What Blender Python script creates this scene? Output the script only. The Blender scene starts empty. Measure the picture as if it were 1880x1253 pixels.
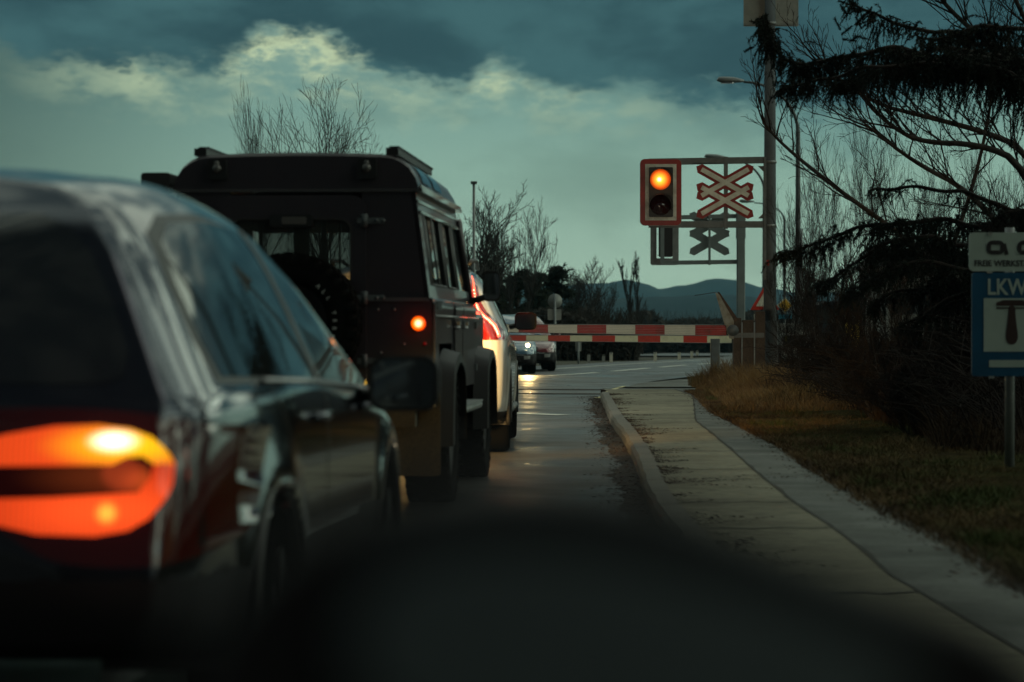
import bpy, bmesh, math, random
from mathutils import Vector, Matrix, noise
from mathutils.bvhtree import BVHTree
from mathutils.geometry import delaunay_2d_cdt
R = math.radians
S = bpy.context.scene
C = S.collection
PI = math.pi
# ------------------------------------------------------------------ camera
CH = 1.08            # camera height
F = 4700.0           # focal length in photo pixels (photo is 1880 wide)
HX, HY = 940.0, 608.0
cam = bpy.data.cameras.new('camera')
camo = bpy.data.objects.new('camera', cam); C.objects.link(camo)
camo.location = (0, 0, CH)
camo.rotation_euler = (R(90) - math.atan((626.5 - HY) / F), 0, 0)
cam.sensor_width = 36; cam.lens = F / 1880 * 36
cam.clip_start = 0.05; cam.clip_end = 20000
cam.dof.use_dof = True; cam.dof.focus_distance = 36; cam.dof.aperture_fstop = 3.0
cam.dof.aperture_blades = 9
S.camera = camo
# ------------------------------------------------------------------ world
W = bpy.data.worlds.new('World'); S.world = W; W.use_nodes = True
nt = W.node_tree; N = nt.nodes; L = nt.links; N.clear()
def nd(t, **k):
    n = N.new(t)
    for a, b in k.items(): setattr(n, a, b)
    return n
def mth(op, a, b=None, clamp=False):
    n = N.new('ShaderNodeMath'); n.operation = op; n.use_clamp = clamp
    for i, v in enumerate((a, b)):
        if v is None: continue
        if isinstance(v, (int, float)): n.inputs[i].default_value = v
        else: L.new(v, n.inputs[i])
    return n.outputs[0]
def ramp(fac, pts, mode='EASE'):
    n = N.new('ShaderNodeValToRGB'); n.color_ramp.interpolation = mode
    e = n.color_ramp.elements
    while len(e) > 1: e.remove(e[0])
    e[0].position = pts[0][0]; e[0].color = tuple(pts[0][1]) + (1,)
    for p, c in pts[1:]:
        q = e.new(p); q.color = tuple(c) + (1,)
    L.new(fac, n.inputs[0]); return n.outputs[0]
def mapr(v, a, b, c=0, d=1, smooth=True):
    n = N.new('ShaderNodeMapRange'); n.interpolation_type = 'SMOOTHSTEP' if smooth else 'LINEAR'
    L.new(v, n.inputs[0])
    for i, x in enumerate((a, b, c, d)): n.inputs[1 + i].default_value = x
    return n.outputs[0]
def mixc(f, a, b, mode='MIX'):
    n = N.new('ShaderNodeMix'); n.data_type = 'RGBA'; n.blend_type = mode
    if isinstance(f, (int, float)): n.inputs[0].default_value = f
    else: L.new(f, n.inputs[0])
    for i, v in ((6, a), (7, b)):
        if isinstance(v, tuple): n.inputs[i].default_value = v + (1,)
        else: L.new(v, n.inputs[i])
    return n.outputs[2]
g = nd('ShaderNodeTexCoord').outputs['Generated']
sep = nd('ShaderNodeSeparateXYZ'); L.new(g, sep.inputs[0])
az = mth('ARCTAN2', sep.outputs[0], sep.outputs[1])
el = sep.outputs[2]
comb = nd('ShaderNodeCombineXYZ'); L.new(az, comb.inputs[0]); L.new(mth('MULTIPLY', el, 2.1), comb.inputs[1])
def noi(scale, detail, rough=.55, dist=0.0, off=0.0):
    n = nd('ShaderNodeTexNoise', noise_dimensions='3D'); n.inputs['Scale'].default_value = scale
    n.inputs['Detail'].default_value = detail; n.inputs['Roughness'].default_value = rough
    n.inputs['Distortion'].default_value = dist
    m = nd('ShaderNodeVectorMath'); m.operation = 'ADD'; L.new(comb.outputs[0], m.inputs[0]); m.inputs[1].default_value = (off, off * .7, off)
    L.new(m.outputs[0], n.inputs[0]); return n.outputs[0]
n1 = noi(16, 7, .55, .2, 1.3); n2 = noi(55, 5, .6, .1, 4.1); n3 = noi(7, 4, .5, 0, 8.7); n4 = noi(140, 4, .6, .3, 2.2)
u = mth('ADD', mth('MULTIPLY', az, 2.5), .5)      # frame spans about az -.2 .. .2
def px(x): return (math.atan((x - HX) / F)) * 2.5 + .5
def edgept(x, y): v = (608 - y) / 4700.0 * 5; return (px(x), (v, v, v))
edge = ramp(u, [edgept(-300, 60), edgept(60, 100), edgept(270, 108), edgept(390, 114), edgept(430, 102), edgept(480, 66), edgept(580, 66),
                edgept(660, 95), edgept(760, 128), edgept(850, 146), edgept(905, 105), edgept(950, 108), edgept(1010, 145), edgept(1150, 138),
                edgept(1300, 160), edgept(1500, 190), edgept(2300, 120)], 'EASE')
edge = mth('MULTIPLY', edge, .2)
d = mth('SUBTRACT', el, edge)
d = mth('ADD', d, mth('MULTIPLY', mth('SUBTRACT', n1, .5), .026))
d = mth('ADD', d, mth('MULTIPLY', mth('SUBTRACT', n2, .5), .026))
d = mth('ADD', d, mth('MULTIPLY', mth('SUBTRACT', n4, .5), .010))
d = mth('ADD', d, .0045)
dark = mapr(d, -.005, .007)
soft = mapr(d, -.030, .006)
base = ramp(mth('MULTIPLY', el, 4), [(0, (.45, .65, .48)), (.09, (.44, .64, .49)), (.25, (.33, .53, .42)), (.37, (.21, .38, .33)), (.55, (.2, .35, .32)), (1, (.3, .42, .39))], 'LINEAR')
left = mapr(az, -.24, -.06, .34, 1)
base = mixc(1.0, base, ramp(left, [(0, (.0, .0, .0)), (1, (1, 1, 1))], 'LINEAR'), 'MULTIPLY')
mot = mth('MULTIPLY', mapr(n3, .3, .7, .84, 1.14), mapr(n1, .3, .7, 1.15, .85))
base = mixc(1.0, base, ramp(mot, [(0, (0, 0, 0)), (1, (1, 1, 1))], 'LINEAR'), 'MULTIPLY')
# bright fringe just below the cloud bank
fr = mth('MULTIPLY', mapr(d, -.022, -.004), mapr(d, .006, -.003))
frx = ramp(u, [(px(-100), (.05,)*3), (px(150), (.25,)*3), (px(260), (.6,)*3), (px(360), (.5,)*3), (px(480), (1,)*3), (px(640), (1,)*3), (px(800), (.35,)*3), (px(920), (.8,)*3), (px(1050), (.45,)*3), (px(1250), (.3,)*3), (px(1450), (.0,)*3)])
fr = mth('MULTIPLY', mth('MULTIPLY', fr, frx), mapr(n2, .36, .60, .1, 1.1))
fr = mth('MULTIPLY', fr, mapr(n1, .62, .40, .25, 1.15))
col = mixc(fr, base, (.60, .72, .45))
dk = mixc(mapr(n1, .38, .66), (.022, .068, .085), (.05, .135, .15))
col = mixc(mth('MULTIPLY', mth('MULTIPLY', soft, mapr(az, -.02, .1)), .55), col, (.06, .17, .185))
col = mixc(dark, col, dk)
# above the bank (out of frame) the overcast is thinner and lighter
hi = mapr(el, .17, .42)
hic = mixc(mapr(n3, .42, .60), (.17, .23, .22), (.74, .84, .68))
col = mixc(hi, col, hic)
back = mapr(sep.outputs[1], .0, -.3)
col = mixc(mth('MULTIPLY', back, .97), col, (.014, .018, .022))
sideb = mth('MULTIPLY', mapr(sep.outputs[0], .27, .5), mth('MULTIPLY', mapr(el, .04, .12), mapr(el, .72, .5)))
sideb = mth('MULTIPLY', sideb, mapr(n3, .47, .57))
col = mixc(sideb, col, (2.1, 2.45, 1.9))
low = mapr(el, -.02, -.005)
col = mixc(low, (.02, .03, .03), col)
sky = nd('ShaderNodeTexSky', sky_type='NISHITA'); sky.sun_disc = False
sky.sun_elevation = R(6); sky.sun_rotation = R(110)
bg1 = nd('ShaderNodeBackground'); L.new(sky.outputs[0], bg1.inputs[0]); bg1.inputs[1].default_value = .05
bg2 = nd('ShaderNodeBackground'); L.new(col, bg2.inputs[0]); bg2.inputs[1].default_value = 1.0
mx = nd('ShaderNodeMixShader'); mx.inputs[0].default_value = .94
L.new(bg1.outputs[0], mx.inputs[1]); L.new(bg2.outputs[0], mx.inputs[2])
wo = nd('ShaderNodeOutputWorld'); L.new(mx.outputs[0], wo.inputs[0])
# weak, very soft sun behind the overcast (behind the camera)
sl = bpy.data.lights.new('sun', 'SUN'); sl.energy = .12; sl.angle = R(25); sl.color = (1, .93, .8)
so = bpy.data.objects.new('sun', sl); C.objects.link(so); so.rotation_euler = (R(38), 0, R(70))
S.view_settings.view_transform = 'Standard'; S.view_settings.look = 'None'
S.view_settings.exposure = 0.0; S.view_settings.gamma = 1
S.cycles.max_bounces = 8; S.cycles.transparent_max_bounces = 24; S.cycles.sample_clamp_indirect = 6
S.cycles.use_denoising = True; S.cycles.caustics_reflective = False; S.cycles.caustics_refractive = False
# ------------------------------------------------------------------ helpers
def P(x, y, Y): return Vector(((x - HX) * Y / F, Y, CH - (y - HY) * Y / F))
def G(x, y, z=0.0):
    Y = F * (CH - z) / (y - HY); return Vector(((x - HX) * Y / F, Y, z))
def sstep(a, b, x):
    t = min(1, max(0, (x - a) / (b - a))); return t * t * (3 - 2 * t)
class MB:
    def __init__(s): s.v = []; s.f = []; s.m = []; s.sm = []
    def add(s, vs, fs, mi=0, smooth=False):
        o = len(s.v); s.v += [tuple(q) for q in vs]
        for f in fs: s.f.append([i + o for i in f]); s.m.append(mi); s.sm.append(smooth)
        return s
    def box(s, c, d, rz=0, rx=0, ry=0, mi=0, M=None):
        m = Matrix.Translation(Vector(c)) @ (M if M is not None else (Matrix.Rotation(rz, 4, 'Z') @ Matrix.Rotation(ry, 4, 'Y') @ Matrix.Rotation(rx, 4, 'X')))
        h = [q / 2 for q in d]
        vs = [m @ Vector((sx * h[0], sy * h[1], sz * h[2])) for sz in (-1, 1) for sy in (-1, 1) for sx in (-1, 1)]
        return s.add(vs, [(0, 2, 3, 1), (4, 5, 7, 6), (0, 1, 5, 4), (2, 6, 7, 3), (0, 4, 6, 2), (1, 3, 7, 5)], mi)
    def rbox(s, c, d, r=.02, n=3, axis='Y', mi=0, rz=0, bev=0):
        """box with rounded corners in the plane normal to axis"""
        a, b = {'Y': (0, 2), 'X': (1, 2), 'Z': (0, 1)}[axis]; k = 'XYZ'.index(axis)
        pts = rrect(d[a], d[b], r, n)
        return s.prism(pts, c, d[k], axis, mi, rz, bev)
    def prism(s, pts, c, t, axis='Y', mi=0, rz=0, bev=0, M=None):
        """polygon pts (a,b) extruded by t centred on c along axis; bev insets both ends"""
        a, b = {'Y': (0, 2), 'X': (1, 2), 'Z': (0, 1)}[axis]; k = 'XYZ'.index(axis)
        m = Matrix.Translation(Vector(c)) @ (M if M is not None else Matrix.Rotation(rz, 4, 'Z'))
        n = len(pts); cx = sum(p[0] for p in pts) / n; cy = sum(p[1] for p in pts) / n
        rings = [(-t / 2, bev), (-t / 2 + bev, 0), (t / 2 - bev, 0), (t / 2, bev)] if bev > 0 else [(-t / 2, 0), (t / 2, 0)]
        vs = []
        for q, ins in rings:
            for p in pts:
                dx, dy = p[0] - cx, p[1] - cy; l = math.hypot(dx, dy) or 1
                w = [0, 0, 0]; w[a] = p[0] - dx / l * ins; w[b] = p[1] - dy / l * ins; w[k] = q
                vs.append(m @ Vector(w))
        fs = []
        for r_ in range(len(rings) - 1):
            for i in range(n): fs.append((r_ * n + i, r_ * n + (i + 1) % n, (r_ + 1) * n + (i + 1) % n, (r_ + 1) * n + i))
        fs.append(tuple(range(n))[::-1]); fs.append(tuple(range((len(rings) - 1) * n, len(rings) * n)))
        return s.add(vs, fs, mi)
    def tube(s, path, r, n=8, mi=0, smooth=True, cap=True):
        path = [Vector(p) for p in path]; k = len(path)
        rr = r if isinstance(r, (list, tuple)) else [r] * k
        vs = []; prev = None
        for i, p in enumerate(path):
            t = (path[min(i + 1, k - 1)] - path[max(i - 1, 0)])
            if t.length < 1e-9: t = Vector((0, 0, 1))
            t.normalize()
            if prev is None:
                a = Vector((0, 0, 1)) if abs(t.z) < .9 else Vector((1, 0, 0)); prev = t.cross(a).normalized()
            else:
                prev = prev - t * prev.dot(t)
                if prev.length < 1e-6: prev = t.orthogonal()
                prev.normalize()
            b = t.cross(prev)
            for j in range(n):
                a = 2 * PI * j / n; vs.append(p + (prev * math.cos(a) + b * math.sin(a)) * rr[i])
        fs = [(i * n + j, i * n + (j + 1) % n, (i + 1) * n + (j + 1) % n, (i + 1) * n + j) for i in range(k - 1) for j in range(n)]
        if cap and n > 3: fs += [tuple(range(n))[::-1], tuple(range((k - 1) * n, k * n))]
        return s.add(vs, fs, mi, smooth)
    def cyl(s, c, r, h, axis='Z', n=20, mi=0, r2=None, smooth=True):
        e = {'X': Vector((1, 0, 0)), 'Y': Vector((0, 1, 0)), 'Z': Vector((0, 0, 1))}[axis] if isinstance(axis, str) else Vector(axis).normalized()
        c = Vector(c); return s.tube([c - e * h / 2, c + e * h / 2], [r, r if r2 is None else r2], n, mi, smooth)
    def lathe(s, prof, c, axis='X', n=36, mi=0, smooth=True, closed=True):
        """prof = [(along axis, radius)]"""
        c = Vector(c); vs = []
        e, a, b = {'X': ((1, 0, 0), (0, 1, 0), (0, 0, 1)), 'Y': ((0, 1, 0), (0, 0, 1), (1, 0, 0)), 'Z': ((0, 0, 1), (1, 0, 0), (0, 1, 0))}[axis]
        e, a, b = Vector(e), Vector(a), Vector(b)
        for h, r in prof:
            for j in range(n):
                t = 2 * PI * j / n; vs.append(c + e * h + a * math.cos(t) * r + b * math.sin(t) * r)
        k = len(prof); fs = []
        for i in range(k if closed else k - 1):
            i2 = (i + 1) % k
            for j in range(n): fs.append((i * n + j, i * n + (j + 1) % n, i2 * n + (j + 1) % n, i2 * n + j))
        return s.add(vs, fs, mi, smooth)
    def sheet(s, A, B, mi=0, smooth=False):
        """strip between two polylines of equal length"""
        n = len(A); vs = list(A) + list(B)
        return s.add(vs, [(i, i + 1, n + i + 1, n + i) for i in range(n - 1)], mi, smooth)
    def build(s, name, mats, parent=None, loc=None, bevel=0, smooth_angle=None):
        me = bpy.data.meshes.new(name); me.from_pydata(s.v, [], s.f); me.update()
        if not isinstance(mats, (list, tuple)): mats = [mats]
        for m in mats: me.materials.append(m)
        me.polygons.foreach_set('material_index', s.m); me.polygons.foreach_set('use_smooth', s.sm)
        o = bpy.data.objects.new(name, me); C.objects.link(o)
        if parent is not None: o.parent = parent
        if loc is not None: o.location = loc
        if bevel:
            b = o.modifiers.new('bevel', 'BEVEL'); b.width = bevel; b.segments = 2; b.limit_method = 'ANGLE'; b.angle_limit = R(40)
        return o
def rrect(w, h, r, n=3):
    pts = []
    for cx, cy, a0 in ((w / 2 - r, h / 2 - r, 0), (-w / 2 + r, h / 2 - r, 90), (-w / 2 + r, -h / 2 + r, 180), (w / 2 - r, -h / 2 + r, 270)):
        for i in range(n + 1):
            a = R(a0 + 90 * i / n); pts.append((cx + r * math.cos(a), cy + r * math.sin(a)))
    return pts
def frame_prism(mb, outer, inner, c, t, axis='Y', mi=0):
    a, b = {'Y': (0, 2), 'X': (1, 2), 'Z': (0, 1)}[axis]; k = 'XYZ'.index(axis); n = len(outer); vs = []
    for q in (-t / 2, t / 2):
        for ring in (outer, inner):
            for p in ring:
                w = [0, 0, 0]; w[a] = p[0] + c[a]; w[b] = p[1] + c[b]; w[k] = q + c[k]; vs.append(w)
    fs = []
    for i in range(n):
        j = (i + 1) % n
        fs += [(i, j, n + j, n + i), (2 * n + i, 3 * n + i, 3 * n + j, 2 * n + j), (i, 2 * n + i, 2 * n + j, j), (n + i, n + j, 3 * n + j, 3 * n + i)]
    mb.add(vs, fs, mi); return mb
def tag(o, label=None, cat=None, group=None, kind=None):
    if label: o['label'] = label
    if cat: o['category'] = cat
    if group: o['group'] = group
    if kind: o['kind'] = kind
    return o
def empty(name, loc, rz=0, label=None, cat=None, group=None):
    o = bpy.data.objects.new(name, None); C.objects.link(o); o.location = loc; o.rotation_euler = (0, 0, rz)
    o.empty_display_size = .2
    return tag(o, label, cat, group)
def sides(q, name, mats, parent, bevel=0):
    """build q as one object for its left half and one for its right half"""
    for sg in (1, -1):
        h = MB(); mp = {}
        for f, mi, sm in zip(q.f, q.m, q.sm):
            cx = sum(q.v[i][0] for i in f)
            if (cx >= 0) != (sg > 0): continue
            ids = []
            for i in f:
                if i not in mp: mp[i] = len(h.v); h.v.append(q.v[i])
                ids.append(mp[i])
            h.f.append(ids); h.m.append(mi); h.sm.append(sm)
        if h.f: h.build(name, mats, parent, bevel=bevel)
def copy_tree(o, parent=None):
    c = o.copy(); C.objects.link(c); c.parent = parent
    for ch in [q for q in C.objects if q.parent == o]: copy_tree(ch, c)
    return c
def text_mb(mb, s_, size, M, depth=.002, mi=0, align='LEFT', bold=0, sx=1.0):
    cu = bpy.data.curves.new('t', 'FONT'); cu.body = s_; cu.size = size; cu.align_x = align; cu.extrude = depth; cu.offset = bold; cu.resolution_u = 4
    o = bpy.data.objects.new('t', cu); C.objects.link(o)
    bpy.context.view_layer.update()
    me = o.to_mesh(); vs = [M @ Vector((v.co.x * sx, v.co.y, v.co.z)) for v in me.vertices]
    mb.add(vs, [list(p.vertices) for p in me.polygons], mi)
    o.to_mesh_clear(); bpy.data.objects.remove(o); bpy.data.curves.remove(cu)
# ------------------------------------------------------------------ materials
def mat(name, col, rough=.6, metal=0, coat=0, spec=.5, noise_=None, bump=None, rvar=None, emis=None, es=0, obj=True):
    """noise_=(scale, colour2, lo, hi); bump=(scale, strength, dist); rvar=(scale, r1, r2)"""
    m = bpy.data.materials.new(name); m.use_nodes = True; t = m.node_tree; b = t.nodes['Principled BSDF']
    b.inputs['Base Color'].default_value = tuple(col) + (1,); b.inputs['Roughness'].default_value = rough
    b.inputs['Metallic'].default_value = metal; b.inputs['Coat Weight'].default_value = coat; b.inputs['Coat Roughness'].default_value = .04
    b.inputs['Specular IOR Level'].default_value = spec
    co = t.nodes.new('ShaderNodeTexCoord').outputs['Object']
    def nz(scale, det=5):
        n = t.nodes.new('ShaderNodeTexNoise'); n.inputs['Scale'].default_value = scale; n.inputs['Detail'].default_value = det; n.inputs['Roughness'].default_value = .6
        t.links.new(co, n.inputs['Vector']); return n.outputs[0]
    def mr(v, a, b_, c, d_):
        n = t.nodes.new('ShaderNodeMapRange'); t.links.new(v, n.inputs[0])
        for i, x in enumerate((a, b_, c, d_)): n.inputs[1 + i].default_value = x
        return n.outputs[0]
    if noise_:
        ns = noise_ if isinstance(noise_, list) else [noise_]
        cur = None
        for sc, c2, lo, hi in ns:
            mxn = t.nodes.new('ShaderNodeMix'); mxn.data_type = 'RGBA'
            if cur is None: mxn.inputs[6].default_value = tuple(col) + (1,)
            else: t.links.new(cur, mxn.inputs[6])
            mxn.inputs[7].default_value = tuple(c2) + (1,)
            t.links.new(mr(nz(sc), lo, hi, 0, 1), mxn.inputs[0]); cur = mxn.outputs[2]
        t.links.new(cur, b.inputs['Base Color'])
    if bump:
        bn = t.nodes.new('ShaderNodeBump'); bn.inputs['Strength'].default_value = bump[1]; bn.inputs['Distance'].default_value = bump[2]
        t.links.new(nz(bump[0], 6), bn.inputs['Height']); t.links.new(bn.outputs[0], b.inputs['Normal'])
    if rvar: t.links.new(mr(nz(rvar[0]), .35, .65, rvar[1], rvar[2]), b.inputs['Roughness'])
    if emis: b.inputs['Emission Color'].default_value = tuple(emis) + (1,); b.inputs['Emission Strength'].default_value = es
    return m
M = {}
M['asphalt'] = mat('asphalt', (.05, .05, .048), .5, noise_=[(.35, (.075, .072, .065), .4, .7), (9, (.03, .03, .03), .5, .75), (60, (.09, .085, .075), .55, .8)], bump=(70, .35, .01), rvar=(.7, .26, .6))
M['asphalt_old'] = mat('asphalt_old', (.125, .13, .12), .9, spec=.15, noise_=[(1.5, (.165, .17, .155), .4, .65), (.5, (.09, .095, .085), .45, .65), (40, (.06, .06, .055), .5, .75)], bump=(80, .4, .008), rvar=(2, .55, .9))
M['concrete_path'] = mat('concrete_path', (.27, .25, .18), .9, spec=.2, noise_=[(.8, (.17, .155, .11), .42, .60), (11, (.15, .135, .10), .47, .68), (4, (.26, .24, .18), .5, .75), (55, (.12, .115, .09), .56, .8)], bump=(60, .3, .006))
M['kerbstone'] = mat('kerbstone', (.17, .16, .135), .85, noise_=[(3, (.14, .13, .11), .45, .65), (50, (.10, .09, .08), .55, .8)], bump=(40, .5, .008))
M['joint'] = mat('joint', (.03, .027, .02), .95)
M['paint_white'] = mat('paint_white', (.75, .75, .66), .6, noise_=(25, (.2, .2, .18), .52, .72))
M['paint_yellow'] = mat('paint_yellow', (.7, .62, .3), .6, noise_=(20, (.2, .19, .14), .5, .72))
M['soil'] = mat('soil', (.045, .036, .018), 1, spec=0, noise_=[(.25, (.030, .038, .014), .4, .65), (5, (.014, .010, .008), .45, .7), (50, (.05, .04, .025), .58, .8)], bump=(25, .8, .03))
M['silt'] = mat('silt', (.035, .026, .019), .9, noise_=[(6, (.02, .015, .011), .4, .6), (60, (.07, .05, .035), .58, .78)], bump=(50, .6, .01))
M['field'] = mat('field', (.045, .04, .027), .95, noise_=[(.05, (.05, .055, .03), .4, .65), (.9, (.09, .075, .05), .5, .7)], bump=(3, .6, .1))
M['hill'] = mat('hill', (.018, .034, .042), .95, spec=.1, noise_=[(.006, (.028, .042, .046), .45, .6), (.03, (.012, .022, .03), .45, .7)])  # bluish base: some of the distant haze is put into the colour
M['rail'] = mat('rail', (.35, .33, .3), .3, metal=1, noise_=(8, (.1, .06, .04), .5, .7), rvar=(10, .2, .45))
M['rust'] = mat('rust', (.09, .05, .03), .85, noise_=(15, (.04, .03, .025), .4, .6))
M['ballast'] = mat('ballast', (.09, .08, .07), .95, noise_=[(18, (.04, .035, .03), .4, .6), (40, (.16, .15, .13), .55, .75)], bump=(22, 1, .04))
M['galv'] = mat('galv', (.26, .28, .28), .55, metal=.55, noise_=[(6, (.18, .2, .2), .4, .7), (40, (.34, .36, .36), .55, .75)])
M['galv_dark'] = mat('galv_dark', (.13, .145, .15), .6, metal=.4, noise_=(6, (.09, .1, .105), .4, .7))
M['concrete_pole'] = mat('concrete_pole', (.105, .12, .13), .9, spec=.2, noise_=[(2.5, (.08, .09, .095), .4, .65), (30, (.14, .15, .155), .55, .8)], bump=(50, .3, .004))
M['sign_back'] = mat('sign_back', (.33, .35, .33), .5, metal=.35, noise_=(5, (.24, .26, .25), .4, .7))
M['red'] = mat('red_enamel', (.24, .008, .010), .4, noise_=(10, (.17, .006, .008), .45, .7))
M['white'] = mat('white_enamel', (.72, .70, .58), .45, noise_=(8, (.5, .49, .4), .5, .75))
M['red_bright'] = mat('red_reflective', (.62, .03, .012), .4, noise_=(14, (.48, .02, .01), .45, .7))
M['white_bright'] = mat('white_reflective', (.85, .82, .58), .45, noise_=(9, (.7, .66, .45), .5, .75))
M['far_steel'] = mat('far_steel', (.20, .235, .235), .7, noise_=(5, (.16, .19, .19), .4, .7))
M['near_black'] = mat('near_black', (.008, .007, .009), .7, spec=.25)
M['hill_far'] = mat('hill_far', (.030, .062, .080), .95, spec=.1, noise_=[(.006, (.045, .075, .085), .45, .6), (.03, (.022, .045, .06), .45, .7)])  # paler, bluer copy for the far ridge; deeper haze painted in
M['black'] = mat('black_plastic', (.008, .008, .009), .5, bump=(90, .1, .002))
M['black_gloss'] = mat('black_gloss', (.006, .006, .007), .12, coat=.3)
M['rubber'] = mat('rubber', (.007, .007, .007), .9, spec=.06, noise_=(12, (.012, .010, .009), .5, .7), bump=(60, .4, .004))
M['steel'] = mat('steel', (.35, .36, .37), .35, metal=1)
M['chrome'] = mat('chrome', (.7, .72, .74), .12, metal=1)
M['wood'] = mat('weathered_timber', (.075, .055, .042), .9, noise_=[(4, (.045, .033, .026), .4, .65), (30, (.11, .085, .065), .55, .8)], bump=(25, .8, .015))
M['bark'] = mat('bark', (.035, .028, .024), .95, noise_=(14, (.018, .014, .012), .4, .7))
M['twig'] = mat('twig', (.022, .016, .014), .9, spec=.2, noise_=(3, (.013, .010, .009), .4, .7))
M['twig_far'] = mat('twig_far', (.035, .033, .03), .9)
M['needle'] = mat('needle', (.014, .021, .013), .8, spec=.2, noise_=(2, (.008, .013, .009), .4, .7))
M['evergreen'] = mat('evergreen', (.016, .024, .015), .9, spec=.2, noise_=(.6, (.008, .012, .008), .4, .6))
M['grass_dry'] = mat('grass_dry', (.2, .135, .06), .9, spec=.2, noise_=[(1.2, (.12, .07, .035), .4, .65), (.4, (.10, .10, .035), .5, .65)])
M['grass_green'] = mat('grass_green', (.055, .072, .024), .9, spec=.1, noise_=[(.7, (.12, .085, .04), .42, .6), (3, (.08, .06, .03), .5, .65)])
M['leaves'] = mat('dead_leaves', (.055, .028, .015), .9, noise_=(3, (.035, .02, .012), .4, .6))
M['straw'] = mat('straw', (.15, .10, .05), .9, spec=.1, noise_=[(1.5, (.045, .028, .015), .4, .6)])
M['dead_stalk'] = mat('dead_stalk', (.06, .040, .024), .9, spec=.1, noise_=[(1.5, (.03, .02, .013), .4, .6)])
M['hedge'] = mat('hedge', (.028, .025, .02), .95, noise_=(.8, (.016, .015, .012), .4, .6))
M['wall_pale'] = mat('render_pale', (.3, .3, .27), .85, noise_=(.6, (.2, .2, .18), .4, .7))
M['roof_grey'] = mat('roof_grey', (.07, .07, .075), .8, noise_=(3, (.05, .05, .05), .4, .6))
M['yellow'] = mat('yellow_enamel', (.75, .42, .03), .5, noise_=(10, (.55, .3, .03), .5, .7))
M['yellow_sign'] = mat('yellow_plate', (.7, .5, .05), .5)
M['blue_sign'] = mat('blue_enamel', (.005, .085, .18), .35, noise_=(3, (.003, .06, .13), .4, .7))
M['plate_pale'] = mat('pale_enamel', (.42, .51, .46), .4, noise_=(3, (.35, .43, .39), .4, .7))
M['ink'] = mat('ink', (.012, .010, .012), .6)
M['ink_brown'] = mat('ink_brown', (.03, .01, .008), .6)
M['interior'] = mat('car_interior', (.02, .02, .02), .8)
def glass_mat(name, tint=(.02, .025, .025), a=.85):
    m = bpy.data.materials.new(name); m.use_nodes = True; t = m.node_tree; b = t.nodes['Principled BSDF']
    b.inputs['Base Color'].default_value = tint + (1,); b.inputs['Roughness'].default_value = .03; b.inputs['Alpha'].default_value = a
    b.inputs['Specular IOR Level'].default_value = .5; b.inputs['IOR'].default_value = 2.1 if a > .9 else 1.5
    return m
M['glass'] = glass_mat('car_glass', (.01, .012, .012), .96)
M['glass_clear'] = glass_mat('clear_glass', (.03, .035, .03), .55)
def emit(name, col, st):
    m = bpy.data.materials.new(name); m.use_nodes = True; t = m.node_tree; b = t.nodes['Principled BSDF']
    b.inputs['Base Color'].default_value = tuple(col) + (1,); b.inputs['Emission Color'].default_value = tuple(col) + (1,); b.inputs['Emission Strength'].default_value = st
    b.inputs['Roughness'].default_value = .3
    return m
def lamp_mat(name, bulbs, ribs=0, base=(.1, .004, .003), axis=2):
    """lit lens: emission falls away from each bulb (object-space centre, radius, colour, strength)"""
    m = bpy.data.materials.new(name); m.use_nodes = True; t = m.node_tree; b = t.nodes['Principled BSDF']
    b.inputs['Base Color'].default_value = base + (1,); b.inputs['Roughness'].default_value = .15
    g_ = t.nodes.new('ShaderNodeTexCoord').outputs['Object']; tot = None
    for c, r, cc, st in bulbs:
        d_ = t.nodes.new('ShaderNodeVectorMath'); d_.operation = 'SUBTRACT'; t.links.new(g_, d_.inputs[0]); d_.inputs[1].default_value = c
        sc = t.nodes.new('ShaderNodeVectorMath'); sc.operation = 'MULTIPLY'; t.links.new(d_.outputs[0], sc.inputs[0])
        rr = r if isinstance(r, tuple) else (r, r, r); sc.inputs[1].default_value = (1 / rr[0], 1 / rr[1], 1 / rr[2])
        ln = t.nodes.new('ShaderNodeVectorMath'); ln.operation = 'LENGTH'; t.links.new(sc.outputs[0], ln.inputs[0])
        mr = t.nodes.new('ShaderNodeMapRange'); mr.interpolation_type = 'SMOOTHSTEP'; t.links.new(ln.outputs['Value'], mr.inputs[0])
        mr.inputs[1].default_value = 1; mr.inputs[2].default_value = 0; mr.inputs[3].default_value = 0; mr.inputs[4].default_value = st
        v = t.nodes.new('ShaderNodeVectorMath'); v.operation = 'SCALE'; v.inputs[0].default_value = cc; t.links.new(mr.outputs[0], v.inputs['Scale'])
        if tot is None: tot = v.outputs[0]
        else:
            a = t.nodes.new('ShaderNodeVectorMath'); a.operation = 'ADD'; t.links.new(tot, a.inputs[0]); t.links.new(v.outputs[0], a.inputs[1]); tot = a.outputs[0]
    if ribs:
        w = t.nodes.new('ShaderNodeTexWave'); w.inputs['Scale'].default_value = ribs; w.bands_direction = 'X'; t.links.new(g_, w.inputs[0])
        mr = t.nodes.new('ShaderNodeMapRange'); t.links.new(w.outputs['Fac'], mr.inputs[0]); mr.inputs[3].default_value = .8; mr.inputs[4].default_value = 1.08
        a = t.nodes.new('ShaderNodeVectorMath'); a.operation = 'SCALE'; t.links.new(tot, a.inputs[0]); t.links.new(mr.outputs[0], a.inputs['Scale']); tot = a.outputs[0]
    t.links.new(tot, b.inputs['Emission Color']); b.inputs['Emission Strength'].default_value = 1
    return m
M['lens_red'] = mat('lens_red', (.045, .003, .003), .08, coat=1)
M['lens_clear'] = mat('lens_clear', (.35, .36, .36), .08, metal=.6, coat=1)
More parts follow.
